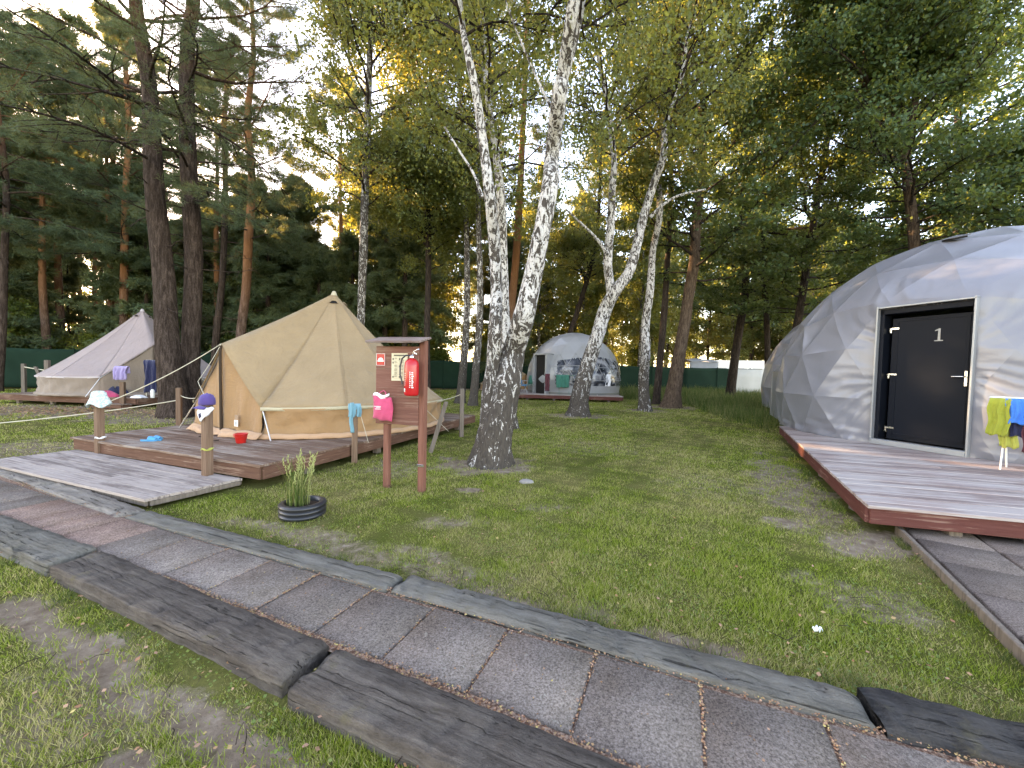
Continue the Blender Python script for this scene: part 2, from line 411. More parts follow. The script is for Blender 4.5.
M['birch_leaf'] = m_leaf('birch_leaf', [(.035, .062, .026), (.065, .10, .038), (.12, .155, .05)], (.48, .43, .07), .36)
M['oak_leaf'] = m_leaf('oak_leaf', [(.02, .048, .024), (.036, .08, .034), (.065, .115, .045)], (.34, .36, .06), .30)
M['bush_leaf'] = m_leaf('bush_leaf', [(.03, .06, .02), (.06, .10, .025), (.12, .15, .04)], (.40, .42, .06), .4)
M['grass'] = m_blade('grass_blade', (.17, .235, .022), (.29, .36, .05), (.32, .30, .085), (.52, .44, .22))
M['weed'] = m_blade('weed_blade', (.05, .09, .02), (.12, .17, .04), (.14, .16, .05), (.24, .23, .10))

for nm_ in ('stone', 'soil', 'rope', 'deck_brown', 'deck_worn', 'walk_worn', 'fascia', 'fascia_red', 'post', 'post_grey', 'board', 'board_post', 'canvas', 'canvas_hem', 'canvas_tan', 'canvas_sheet', 'pink_canvas', 'pink_wall', 'pink_hem',
            'birch', 'birch_far', 'pine_bark', 'pine_red', 'oak_bark', 'dark_bark', 'grass', 'weed', 'needles', 'needles_far', 'green_screen', 'dark', 'dark_wood', 'windbreak'):
    M[nm_].node_tree.nodes['Principled BSDF'].inputs['Specular IOR Level'].default_value = .08
M['door'].node_tree.nodes['Principled BSDF'].inputs['Specular IOR Level'].default_value = .1

# ---------------------------------------------------------------- ground
def ground():
    def axis(lo, a, b, hi, st):
        near = np.arange(a, b, st); o1 = a-np.geomspace(.3, a-lo, 26)[::-1]; o2 = near[-1]+np.geomspace(.3, hi-near[-1], 26)
        return np.concatenate([o1, near, o2])
    xs = axis(-700, -14, 9, 700, .085); ys = axis(-300, .4, 15, 900, .07)
    X, Y = np.meshgrid(xs, ys); x = X.ravel(); y = Y.ravel()
    b = bare_at(x, y)
    near = (np.abs(x) < 40) & (y < 60)
    z = np.where(near, .012*np.sin(x*1.3)*np.cos(y*1.1)+.006*np.sin(x*9+y*5)*np.sin(y*8)-.012*np.clip(b, 0, 1), 0)-.012
    # the lawn below the lower kerb lies a little deeper
    side = (x*.385+y*.923)-1.17
    z = z-np.where(near, .022*np.clip(-side/.12, 0, 1), 0)
    nx, ny = len(xs), len(ys)
    i = np.arange(nx-1); j = np.arange(ny-1); I, J = np.meshgrid(i, j); a = (J*nx+I).ravel()
    Fc = np.stack([a, a+1, a+nx+1, a+nx], 1)
    me = np_mesh('lawn_ground', np.stack([x, y, z], 1), Fc, m_ground(), True)
    at = me.attributes.new('bare', 'FLOAT', 'POINT'); at.data.foreach_set('value', b.astype(np.float32))
    tag(link('lawn_ground', me), 'patchy lawn running under the trees to the forest floor', 'ground', kind='structure')
ground()

# ---------------------------------------------------------------- path, kerbs
def inpoly(x, y, poly):
    c = np.zeros(len(x), bool); n = len(poly); j = n-1
    for i in range(n):
        xi, yi = poly[i]; xj, yj = poly[j]
        with np.errstate(divide='ignore', invalid='ignore'):
            t = ((yi > y) != (yj > y)) & (x < (xj-xi)*(y-yi)/(yj-yi)+xi)
        c ^= t; j = i
    return c
rng = random.Random(4)
PU = [(-9.5, 5.98), (-6.1, 4.55), (-4.5, 3.86), (-2.49, 3.06), (-.71, 2.36), (.65, 1.83), (1.79, 1.36), (3.6, .62)]   # upper inner line
PL = [(-9.9, 5.4), (-6.6, 4.13), (-4.58, 3.38), (-3.1, 2.78), (-1.4, 2.1), (-.2, 1.6), (.38, 1.33), (2.6, .42)]   # lower inner line
def plen(p):
    d = [0]
    for a, b in zip(p, p[1:]): d.append(d[-1]+math.hypot(b[0]-a[0], b[1]-a[1]))
    return d
def palong(p, s):
    d = plen(p); s = min(max(s, 0), d[-1]-1e-6)
    for i in range(len(p)-1):
        if s <= d[i+1]:
            t = (s-d[i])/(d[i+1]-d[i]); return (p[i][0]*(1-t)+p[i+1][0]*t, p[i][1]*(1-t)+p[i+1][1]*t)
CUTS = []
def hitPL(p, d=(-.40, -.917)):
    for a, b in zip(PL, PL[1:]):
        ex, ey = b[0]-a[0], b[1]-a[1]; den = d[0]*ey-d[1]*ex
        t = ((a[0]-p[0])*ey-(a[1]-p[1])*ex)/den; u = ((a[0]-p[0])*d[1]-(a[1]-p[1])*d[0])/den
        if -1e-6 <= u <= 1+1e-6 and t > 0: return (a[0]+ex*u, a[1]+ey*u)
    return (p[0]+d[0]*.45, p[1]+d[1]*.45)
def path():
    du, dl = plen(PU)[-1], plen(PL)[-1]
    mb = MB()                      # bed of sand and litter
    def bed(u, v):
        a = palong(PU, u*du); b = palong(PL, u*dl)
        x = a[0]*(1.04-v*1.08)+b[0]*(v*1.08-.04); y = a[1]*(1.04-v*1.08)+b[1]*(v*1.08-.04)
        return (x, y, .034+.004*math.sin(x*31)*math.sin(y*27))
    mb.grid(bed, 160, 10)
    n = NM('path_bed'); f = n.noise(n.co(), 60, 5, .75); f2 = n.noise(n.co(), 14, 3)
    n.base(n.mix(n.ramp(f, [(.45, g3(0)), (.6, g3(1))]), (.16, .085, .06), n.mix(f2, (.46, .26, .17), (.42, .36, .29))))
    n.set(Roughness=.95); n.b.inputs['Specular IOR Level'].default_value = .05; n.bump(f, .9, .02)
    tag(mb.build('path_bed', n.m), 'sand and litter filling the joints of the path', 'path', kind='structure')
    # slabs; joints measured back from the right end
    cuts = []; s = 0
    total = du
    pos = total-.2
    while pos > .4:
        wd = .46+rng.uniform(-.012, .012)
        if pos < total-6.9: wd = rng.choice([.32, .34, .5])
        cuts.append((pos-wd+.005, pos-.005)); pos -= wd
    CUTS.extend(a for a, b in cuts); V = []; Fc = []; tone = []
    for k, (a, b) in enumerate(cuts):
        red = (total-9.0) < a < (total-7.2)
        t = rng.uniform(.80, 1.22)
        tc = (t*1.28, t*1.05, t*.98) if (red and rng.random() < .85) else (t*1.02, t, t*.98)
        dz = rng.uniform(-.002, .004); tl = rng.uniform(-.003, .003); ins0 = rng.uniform(.06, .10); ins1 = rng.uniform(.06, .11)
        ax, ay = palong(PU, a); bx, by = palong(PU, b)
        cx_, cy_ = hitPL((ax, ay)); dx, dy = hitPL((bx, by))
        def Q(u, v):
            v2 = ins0+(1-ins0-ins1)*v
            p = (ax*(1-u)+bx*u, ay*(1-u)+by*u); q = (cx_*(1-u)+dx*u, cy_*(1-u)+dy*u)
            return (p[0]*(1-v2)+q[0]*v2, p[1]*(1-v2)+q[1]*v2)
        bme = .006; base = len(V)
        rings = [(0, -.03), (0, .036), (bme, .046)]
        for off, zz in rings:
            for (u, v) in ((0, 0), (1, 0), (1, 1), (0, 1)):
                uu = u+(off*2 if u == 0 else -off*2); vv = v+(off*2 if v == 0 else -off*2)
                p = Q(uu, vv); V.append((p[0]+(rng.uniform(-.003, .003) if not off else 0), p[1], zz+dz+tl*(u-.5)))
        for rr in (0, 1):
            for i in range(4):
                j = (i+1) % 4; Fc.append((base+rr*4+i, base+rr*4+j, base+rr*4+4+j, base+rr*4+4+i))
        Fc.append((base+8, base+9, base+10, base+11)); tone += [tc]*12
    me = np_mesh('path', np.array(V), np.array(Fc), m_slab())
    ca = me.color_attributes.new('tone', 'FLOAT_COLOR', 'POINT')
    ca.data.foreach_set('color', np.array([(*t, 1) for t in tone], np.float32).ravel())
    tag(link('path', me), 'path of square concrete slabs between old sleepers', 'path', kind='structure')
path()
def sleeper(p0, p1, wid, top, label, mat, seed, bot=-.08, rough=.006, taper=0):
    """p0,p1: ends of its outer long edge; width goes towards the path"""
    p0 = Vector((*p0, 0)); p1 = Vector((*p1, 0)); d = (p1-p0); Ln = d.length; ang = math.atan2(d.y, d.x)
    r = random.Random(seed); nu, nv = int(Ln/.035), 7
    ph = [r.uniform(0, 6) for _ in range(8)]
    def hf(x, y):
        return rough*(math.sin(x*9+ph[0])*math.sin(y*40+ph[1])+.15*math.sin(x*1.6+ph[2])+.9*math.sin(y*85+ph[3]+x*1.7)+.5*math.sin(x*31+ph[4]+y*20)+r.uniform(-.7,.7)) \
            - (.018 if r.random() < .05 else 0)*rough/.006
    sgn = -wid  # local +x along, path side is -y for upper sleepers, +y for lower ones
    mb = MB(); prof = []
    rows = []
    ys = [0, 0, .03, .25, .5, .75, 1-.03, 1, 1]; kinds = ['b', 's', 't', 't', 't', 't', 't', 's', 'b']
    for i in range(nu+1):
        x = Ln*i/nu; e = .0015*math.sin(x*5+ph[5])+.002*math.sin(x*27+ph[6])+r.uniform(-.0015, .0015)
        row = []
        for yy, kd in zip(ys, kinds):
            y = yy*sgn+(e if yy < .5 else -e*.5)*(-1 if sgn < 0 else 1)*(-1)
            z = bot if kd == 'b' else top-.012+hf(x, y)*.5 if kd == 's' else top+hf(x, y)
            if i in (0, nu) and kd != 'b': z -= .012
            row.append((x, y, z))
        rows.append(row)
    vs = [p for row in rows for p in row]; k = len(ys)
    fs = [(i*k+j, i*k+j+1, (i+1)*k+j+1, (i+1)*k+j) for i in range(nu) for j in range(k-1)]
    fs.append(tuple(range(k))); fs.append(tuple(nu*k+j for j in range(k)))
    mb.add(vs, fs, True)
    o = mb.build('railway_sleeper', mat, None, (p0.x, p0.y, 0), ang)
    return tag(o, label, 'sleeper', 'sleepers edging the path')
SL_DARK = m_sleeper('sleeper_dark', (.045, .037, .032), (.13, .108, .093), (.26, .222, .19))
SL_GREY = m_sleeper('sleeper_grey', (.08, .074, .062), (.19, .175, .15), (.30, .28, .245))
SL_BLACK = m_sleeper('sleeper_black', (.022, .02, .02), (.06, .056, .054), (.15, .14, .13))
SL_WORN = m_sleeper('sleeper_worn', (.14, .12, .10), (.28, .245, .21), (.44, .39, .34))
sleeper((-9.3, 6.22), (-5.16, 4.37), .2, .06, 'weathered pale sleeper at the far left end of the slab path', SL_WORN, 1)
sleeper((-5.12, 4.35), (-3.42, 3.58), .21, .06, 'cracked pale sleeper in front of the low timber walkway', SL_WORN, 2)
sleeper((-3.38, 3.56), (-.70, 2.52), .17, .062, 'flat grey sleeper between the planter and the slab path', SL_GREY, 3, rough=.003)
sleeper((-.66, 2.53), (1.55, 1.66), .19, .066, 'long grey-green sleeper along the near edge of the central lawn', SL_GREY, 4, rough=.004)
sleeper((1.59, 1.69), (3.7, .92), .24, .078, 'black tarred sleeper at the right end of the upper path edge', SL_BLACK, 5)
sleeper((-8.6, 4.72), (-3.12, 2.56), -.25, .072, 'grey flat-topped sleeper at the left of the lower path edge', SL_GREY, 6, bot=-.12)
sleeper((-3.07, 2.53), (-.98, 1.64), -.25, .074, 'dark fissured sleeper in the middle of the lower path edge', SL_DARK, 7, bot=-.12, rough=.0045)
sleeper((-.93, 1.60), (1.5, .58), -.26, .072, 'dark cracked sleeper nearest the bottom edge of the photo', SL_DARK, 8, bot=-.12, rough=.005)

# ---------------------------------------------------------------- decks
def deck(name, label, A, B, Dd, z, th, mtop, mfas, plank=.12, gap=.006, posts=True, group='timber decks', lip=.02):
    """A front-left corner, B front-right, Dd back-left (skewed parallelogram); planks run A->B"""
    A = Vector((*A, 0)); B = Vector((*B, 0)); Dd = Vector((*Dd, 0)); ang = math.atan2((B-A).y, (B-A).x)
    t = thing(name, label, 'deck', (A.x, A.y, 0), ang, group)
    Rm = Matrix.Rotation(-ang, 4, 'Z'); b = Rm @ (B-A); e = Rm @ (Dd-A)
    W = b.x; dep = e.y; sk_ = e.x/e.y
    mb = MB(); r = random.Random(hash(label) % 1000); y = 0
    while y < dep-.01:
        y1 = min(y+plank, dep)-gap; dz = r.uniform(-.0025, .0025); x0 = sk_*y-lip; x1 = W+sk_*y+lip
        cut = r.uniform(.25, .75) if W > 2.5 else None
        segs = [(x0, x1)] if cut is None else [(x0, x0+(x1-x0)*cut-.002), (x0+(x1-x0)*cut+.002, x1)]
        for s0, s1 in segs:
            bb = .004; vs = []
            for zz, i in ((z-.028+dz, 0), (z-bb+dz, 0), (z+dz, bb)):
                vs += [(s0+i, y+i-(lip if y == 0 else 0), zz), (s1-i, y+i-(lip if y == 0 else 0), zz), (s1-i+sk_*plank, y1-i, zz), (s0+i+sk_*plank, y1-i, zz)]
            fs = [(0, 3, 2, 1), (8, 9, 10, 11)]
            for rr in (0, 4):
                for i in range(4): fs.append((rr+i, rr+(i+1) % 4, rr+4+(i+1) % 4, rr+4+i))
            mb.add(vs, fs)
        y += plank
    mb.build('decking', mtop, t)
    # fascia boards around, under the planks
    c = [Vector((0, .02, 0)), Vector((W, .02, 0)), Vector((W+e.x, dep, 0)), Vector((e.x, dep, 0))]
    zb = z-.03
    for i in range(4):
        p, q = c[i], c[(i+1) % 4]; d = q-p
        MB().box((0, 0, 0), (d.length-.03, .03, th)).build('fascia_board', mfas, t, ((p+q)/2+Vector((0, 0, zb-th/2-.002))), math.atan2(d.y, d.x))
    if posts:
        for i in range(4):
            p, q = c[i], c[(i+1) % 4]; nn = max(2, int((q-p).length/1.3))
            inw = ((c[0]+c[2])/2-(p+q)/2).normalized()*.12
            for k in range(nn):
                s = p.lerp(q, (k+.5)/nn)+inw
                MB().box((0, 0, 0), (.10, .10, z-.04)).build('support_post', M['post_grey'], t, (s.x, s.y, (z-.04)/2-.01))
    mb = MB(); nn = int(dep/.6)
    for k in range(1, nn):
        yy = dep*k/nn; mb.box((W/2+sk_*yy, yy, zb-.07), (W-.1, .05, .12))
    mb.build('joists', M['dark_wood'], t)
    return t
deck('timber_deck', 'brown timber deck under the beige bell tent', (-6.67, 5.82), (-2.91, 4.44), (-4.69, 11.2), .28, .15, M['deck_brown'], M['fascia'])
deck('timber_walkway', 'low whitish timber walkway laid before the beige tent deck', (-6.95, 5.0), (-3.58, 3.74), (-6.55, 5.78), .10, .05, M['walk_worn'], M['post_grey'], posts=False, plank=.095, lip=.01)
deck('timber_deck', 'pale worn timber deck with dark red fascia under the grey dome with door', (3.33, 3.52), (8.6, 2.15), (6.35, 9.05), .28, .145, M['deck_worn'], M['fascia_red'], plank=.115)
deck('timber_deck', 'timber deck raised under the pinkish bell tent', (-16.9, 12.6), (-11.7, 11.95), (-16.2, 17.4), .30, .17, M['deck_brown'], M['fascia'])
deck('timber_step', 'single timber step on the near side of the pinkish tent deck', (-12.9, 11.75), (-11.8, 11.6), (-12.85, 12.04), .14, .1, M['deck_brown'], M['fascia'], posts=False)
deck('timber_deck', 'red-brown timber deck under the small distant dome', (.1, 18.75), (5.3, 18.3), (.6, 23.6), .30, .16, M['deck_worn'], M['fascia_red'])

# small path by the right deck
mb = MB(); e0 = Vector((3.62, 3.50, 0)); e1 = Vector((2.55, 1.72, 0)); d = e1-e0
V = []
r5 = random.Random(8)
side = Vector((-d.y, d.x, 0)).normalized()
if side.x < 0: side = -side
me_v = []; me_f = []; tn = []
for a in range(7):
    for b_ in range(4):
        p = e0-d.normalized()*.9+d.normalized()*(.5*a+.25)+side*(.03+.5*b_+.25+.03)
        base = len(me_v); t = r5.uniform(.8, 1.15); dz = r5.uniform(-.004, .004)
        for off, zz in ((.243, -.03), (.243, .032), (.235, .042)):
            for sx, sy in ((-1, -1), (1, -1), (1, 1), (-1, 1)):
                q = p+d.normalized()*off*sx+side*off*sy; me_v.append((q.x, q.y, zz+dz))
        for rr in (0, 1):
            for i in range(4):
                j = (i+1) % 4; me_f.append((base+rr*4+i, base+rr*4+j, base+rr*4+4+j, base+rr*4+4+i))
        me_f.append((base+8, base+9, base+10, base+11)); tn += [(t*1.05, t, t*.98, 1)]*12
me = np_mesh('footpath', np.array(me_v), np.array(me_f), bpy.data.materials['concrete_slab'])
ca = me.color_attributes.new('tone', 'FLOAT_COLOR', 'POINT'); ca.data.foreach_set('color', np.array(tn, np.float32).ravel())
tag(link('footpath', me), 'short slab path leading to the grey dome deck', 'path', kind='structure')
mb = MB(); mb.add([(e0-d.normalized()*1.0+side*.02)+Vector((0, 0, .012)), e0+d*1.3+side*.02+Vector((0, 0, .012)), e0+d*1.3+side*2.2+Vector((0, 0, .012)), e0-d.normalized()*1.0+side*2.2+Vector((0, 0, .012))], [(0, 1, 2, 3)])
tag(mb.build('footpath_bed', bpy.data.materials['path_bed']), 'sand under the slabs by the dome deck', 'path', kind='structure')
mb = MB(); mb.box((d.length*.62, 0, .02), (d.length*1.35, .035, .10))
tag(mb.build('edging_board', M['post_grey'], None, (e0.x, e0.y, 0), math.atan2(d.y, d.x)), 'thin edging board between lawn and the slab path at the right', 'edging')

# ---------------------------------------------------------------- bell tents
def bell_tent(label, loc, front, r, H, wall, apexd, apexz, mats, half=23, detail=True, seed=1, group='bell tents'):
    """front: world angle the entrance faces; z=0 at deck top"""
    t = thing('bell_tent', label, 'tent', loc, front, group)
    a0 = R_(half); N = 10; rg = random.Random(seed)
    peak = Vector((0, 0, H)); apex = Vector((apexd, 0, apexz))
    ga = [a0+(2*math.pi-2*a0)*i/N for i in range(N+1)]
    gz = [wall+rg.uniform(-.015, .015) for _ in ga]
    def eave(i, g, rr=r):
        p = Vector((rr*math.cos(ga[i]), rr*math.sin(ga[i]), gz[i])); q = Vector((rr*math.cos(ga[i+1]), rr*math.sin(ga[i+1]), gz[i+1]))
        o = p.lerp(q, g); k = .35*math.sin(math.pi*g)
        o = o*(1-k*0)+Vector((o.x, o.y, 0)).normalized()*(rr-math.hypot(o.x, o.y))*.35*1
        o.z -= .012*math.sin(math.pi*g); return o
    mb = MB()
    for i in range(N):
        def fn(u, v, i=i):
            e = eave(i, u); p = peak.lerp(e, v)
            edge = min(u, 1-u); p.z += .010*v**2*math.sin(v*9+math.atan2(v-1.02, edge+.02)*11)*math.exp(-((1-v)/.35)**2)+.006*math.sin(u*19+v*23+i)*math.sin(v*8+i*2)*v
            p.z -= (.10*math.sin(math.pi*v)+.035*math.sin(math.pi*v)*math.sin(math.pi*u)*(1+.3*math.sin(i*3.)))*H/2.7
            return p
        mb.grid(fn, 16, 36)
    for sgn, idx, g in ((1, 0, 0.), (-1, N-1, 1.)):
        def fn(u, v):
            e = peak.lerp(eave(idx, g), v); e.z -= .10*math.sin(math.pi*v)*H/2.7
            a = peak.lerp(apex, v); a.z -= .03*math.sin(math.pi*v)
            p = a.lerp(e, u); p.z -= .05*math.sin(math.pi*u)*v*(1-.3*v)
            return p
        mb.grid(fn, 8, 18)
    mb.build('roof_canvas', mats['roof'], t, thick=.006)
    mb = MB()
    for i in range(N):
        def fn(u, v, i=i):
            e = eave(i, u, r+.012); e.z += .012-.055*v; return e
        mb.grid(fn, 8, 2)
    mb.build('roof_hem', mats['hem'], t, thick=.004)
    # seams on the roof
    mb = MB()
    for i in range(N+1):
        j = min(i, N-1); g = 0. if i < N else 1.
        pts = []
        for k in range(15):
            p = peak.lerp(eave(j, g), k/14); p.z -= .10*math.sin(math.pi*k/14)*H/2.7; pts.append(p+Vector((0, 0, .004)))
        mb.tube(pts, .007, 5)
    mb.build('seam', mats['roof'], t)
    # side wall with soft folds
    def wallgrid(amin, amax, n):
        mb = MB()
        def fn(u, v):
            a = amin+(amax-amin)*u; zt = wall-.02
            rr = (r-.03)*(1-v)+(r-.0)*v
            fold = .022*math.sin(a*21+v*6+seed)*v*(1-v)*4+.016*math.sin(a*47+seed*2-v*5)*v*(1-v)*4+.012*math.sin(v*14+a*6)*v-.05*math.sin(math.pi*v)
            sag = (.02*math.sin(a*9)+.025*math.sin(a*23))*v*(1-v)*2
            return ((rr+fold)*math.cos(a), (rr+fold)*math.sin(a), zt*(1-v)+sag)
        mb.grid(fn, n, 10); return mb
    wallgrid(a0, 2*math.pi-a0, 200).build('side_wall', mats['wall'], t, thick=.004)
    mb = MB()
    def lipf(u, v):
        a = a0*.2+(2*math.pi-a0*.4)*u; rr = r+.005+.035*v+.008*math.sin(a*31)
        return (rr*math.cos(a), rr*math.sin(a), .075*(1-v)+.012+.006*math.sin(a*40))
    mb.grid(lipf, 200, 2); mb.build('mud_flap', mats['sheet'], t, thick=.003)
    # entrance: two door panels under the A of the roof edge
    bl = Vector((r*math.cos(a0), r*math.sin(a0), .02)); br = Vector((r*math.cos(a0), -r*math.sin(a0), .02)); bm_ = Vector((apexd-.02, 0, .02))
    el, er = eave(0, 0.), eave(N-1, 1.)
    for nm, b, e, sg in (('door_panel', bl, el, 1), ('door_panel', br, er, -1)):
        mb = MB()
        def fn(u, v):
            top = apex.lerp(e, min(1, u))-Vector((.03, 0, .015)); bot = bm_.lerp(b, u)
            p = top.lerp(bot, v); p.x += .014*math.sin(u*31+v*9)*v+.025*math.sin(u*14+v*2)*math.sin(math.pi*u)*(.3+v)-.03*math.sin(math.pi*u)
            return p
        mb.grid(fn, 16, 14); mb.build(nm, mats['wall'], t, thick=.004)
    MB().tube([apex+Vector((.02, 0, -.03)), bm_+Vector((.03, 0, .06))], .022, 8).build('door_gap', M['dark_wood'], t)  # dark strip standing in for the shaded zip gap between the door panels
    mb = MB()
    def gs(u, v):
        y = (u-.5)*2*r*math.sin(a0)*1.05; x = apexd+.0+(r*math.cos(a0)-apexd)*abs(u-.5)*2+.10*v
        return (x, y, .09*(1-v)+.015+.01*math.sin(u*25))
    mb.grid(gs, 24, 4); mb.build('groundsheet', mats['sheet'], t, thick=.004)
    # A-frame poles come out below the roof edge
    for e, sg in ((el, 1), (er, -1)):
        dirv = (e-apex); q = apex+dirv*1.0; dn = dirv.normalized()
        foot = q+Vector((.06, sg*.33, 0)); foot.z = .012
        MB().tube([apex+Vector((-.05, 0, -.03)), q+Vector((-.03, 0, -.03)), foot], .010, 8).build('frame_pole', M['metal'], t)
    # vents near the peak
    for va in (R_(48), R_(130), R_(230), R_(312)):
        mb = MB(); c = peak.lerp(Vector((r*math.cos(va), r*math.sin(va), wall)), .085); c.z -= .025
        out = Vector((math.cos(va), math.sin(va), 0)); sd_ = Vector((-out.y, out.x, 0))
        slope = (Vector((r*math.cos(va), r*math.sin(va), wall))-peak).normalized(); nrm = slope.cross(sd_); nrm = nrm if nrm.z > 0 else -nrm
        vs = [c+nrm*.01+slope*.05+sd_*(.075*math.cos(q))-slope*(.085*math.sin(q)) for q in [math.pi*k/8 for k in range(9)]]
        mb.add(vs, [tuple(range(9))]); mb.build('vent', M['dark'], t, thick=.006)
        mb = MB(); mb.tube([v+nrm*.012 for v in vs], .010, 6); mb.build('vent_hood', mats['roof'], t)
    MB().lathe([(.0, .05), (.03, .045), (.05, 0), (.07, -.05)], 12, (0, 0, H+.0)).build('peak_cap', mats['hem'], t)
    return t, apex
TC = Vector((-3.85, 8.3, .28)); TF = math.atan2(-.91, -.41)
tent, apx = bell_tent('beige canvas bell tent with tan walls on the nearer left deck', TC, TF, 2.33, 2.72, .5, 2.2, 1.49,
    dict(roof=M['canvas'], hem=M['canvas_hem'], wall=M['canvas_tan'], sheet=M['canvas_sheet']))
PF = math.atan2(-.62, .78)
tent2, apx2 = bell_tent('pinkish-grey bell tent on a deck before the green fence', (-14.1, 14.7, .30), PF, 2.6, 3.1, .62, 2.2, 1.75,
    dict(roof=M['pink_canvas'], hem=M['pink_hem'], wall=M['pink_wall'], sheet=M['pink_wall']), half=30, seed=3)
bell_tent('small sand-coloured tent seen far off beside the distant dome', (-.1, 27.5, 0), R_(-60), 2.2, 1.9, .45, 2., 1.2,
    dict(roof=M['canvas'], hem=M['canvas_hem'], wall=M['canvas_tan'], sheet=M['canvas_sheet']), seed=5)
ROPES = 1
def rope(name, label, pts, r=.006, sag=.0, mat=None, cat='rope', parent=None, group=None, n=24):
    out = []
    for a, b in zip(pts, pts[1:]):
        a = Vector(a); b = Vector(b)
        for i in range(n):
            u = i/n; p = a.lerp(b, u); p.z -= sag*4*u*(1-u); out.append(p)
    out.append(Vector(pts[-1])); mb = MB().tube(out, r, 6); o = mb.build(name, mat or M['rope'], parent)
    if not parent: tag(o, label, cat, group)
    return o
Wt = Matrix.Translation(TC) @ Matrix.Rotation(TF, 4, 'Z')
ap = Wt @ apx
def post(px, y, zb, ztop, label, wid=.075, mat='post', lean=(0, 0), x=None, rz=0.3):
    if x is None: x = AT(px, 400, y).x
    h = ztop-zb; mb = MB(); r = random.Random(int(px))
    vs = []; n = 5
    for k in range(n+1):
        z = h*k/n; s = wid/2*(1-.04*k/n)
        for sx, sy in ((-1, -1), (1, -1), (1, 1), (-1, 1)):
            vs.append((sx*s+lean[0]*z+r.uniform(-.001, .001), sy*s+lean[1]*z, z))
    s = wid/2*.8; vs += [(sx*s+lean[0]*h, sy*s+lean[1]*h, h+.008) for sx, sy in ((-1, -1), (1, -1), (1, 1), (-1, 1))]
    fs = [(k*4+i, k*4+(i+1) % 4, k*4+4+(i+1) % 4, k*4+4+i) for k in range(n+1) for i in range(4)]+[tuple((n+1)*4+i for i in range(4))]
    mb.add(vs, fs); o = mb.build('wooden_post', M[mat], None, (x, y, zb), rz)
    return tag(o, label, 'post', 'wooden rope posts'), Vector((x, y, ztop))
_, tA = post(99, 5.60, .09, .88, 'wooden post with a floral hat on top at the left corner of the near deck', .085, rz=-.35)
_, tB = post(207, 4.60, .09, .98, 'wooden post carrying the purple cap before the beige tent', .085, rz=-.35)
_, tC = post(355, 5.78, -.02, .80, 'wooden post holding the light blue towel beside the notice board', .08, rz=.3)
_, tD = post(462, 8.2, -.02, 1.02, 'wooden post at the far right corner of the near deck', .085, 'post_grey')
_, tE = post(179, 7.15, .27, .97, 'wooden post at the back left edge of the near deck, before the pine', .075)
_, tF = post(431, 6.6, -.02, .86, 'slanting wooden post just right of the notice board', .07, 'post_grey', lean=(.30, .05))
_, tG = post(49, 13.0, -.02, 1.42, 'upright wooden post standing in front of the pinkish tent', .11, 'post_grey', x=-15.7)
_, tH = post(22, 15.6, -.02, 1.25, 'wooden post tied to a guy rope at the left end of the pinkish tent', .11, 'post_grey', x=-19.8)
_, tI = post(30, 15.3, -.02, 1.15, 'leaning wooden prop left of the pinkish tent', .09, 'post_grey', lean=(-.42, .1), x=-18.4)
_, tJ = post(121, 11.85, -.02, .80, 'wooden post under the hanging towels by the pinkish tent deck', .11, 'post', x=-12.0)

rope('guy_rope', 'long guy rope from the beige tent entrance to the hat post', [ap+Vector((.0, -.0, .0)), tA+Vector((.02, .05, -.06))], .007, .06, group='guy ropes')
rope('guy_rope', 'thin rope dropping from the beige tent entrance to the cap post', [ap, ap+Vector((-.02, -.45, -.6)), tB+Vector((.0, .06, -.05))], .004, .02, group='guy ropes')
rope('guy_rope', 'pale rope stretched low across the left lawn to the back deck post', [G(-60, 428, .35), tE+Vector((0, 0, -.22))], .009, .05, group='guy ropes')
lt = Wt @ Vector((2.1, -.95, .45))
rope('guy_rope', 'short rope from the beige tent side to the back deck post', [Wt @ Vector((1.9, -1.2, .55)), tE+Vector((0, 0, -.12))], .008, .05, group='guy ropes')
rope('guy_rope', 'guy rope from the pinkish tent eave to its left post', [Vector((-16.6, 14.6, .95)), tH+Vector((0, 0, -.12))], .02, .03, group='guy ropes')
rope('guy_rope', 'rope from the beige tent eave to the far right deck post', [Wt @ Vector((-.6, 2.3, .5)), tD+Vector((0, 0, -.1))], .006, .02, group='guy ropes')

for k, (a_, lab) in enumerate(((1.02, 'taut guy rope from the beige tent eave to the near deck edge'), (1.55, 'taut guy rope from the beige tent eave to the deck edge behind the notice board'))):
    e_w = Wt @ Vector((2.34*math.cos(a_), 2.34*math.sin(a_), .49)); f_w = Wt @ Vector((3.0*math.cos(a_), 3.0*math.sin(a_), .02))
    rope('guy_rope', lab, [e_w, f_w], .004, .0, group='guy ropes')
# cords coiled on two posts
for p, lab in ((Vector((tA.x+.02, tA.y-.055, .33)), 'knotted white cord on the foot of the hat post'), (Vector((tB.x, tB.y-.05, .42)), 'short yellowish cord tied round the cap post')):
    mb = MB()
    pts = [Vector((.055*math.cos(a)*(1+.2*math.sin(a*2.3)), .055*math.sin(a)*1.0, .012*math.sin(a*3.1))) for a in [k*.35 for k in range(56)]]
    mb.tube(pts, .006, 5); tag(mb.build('cord', M['white_cloth'] if 'white' in lab else M['lime2'], None, (p.x, p.y+.05, p.z)), lab, 'cord')

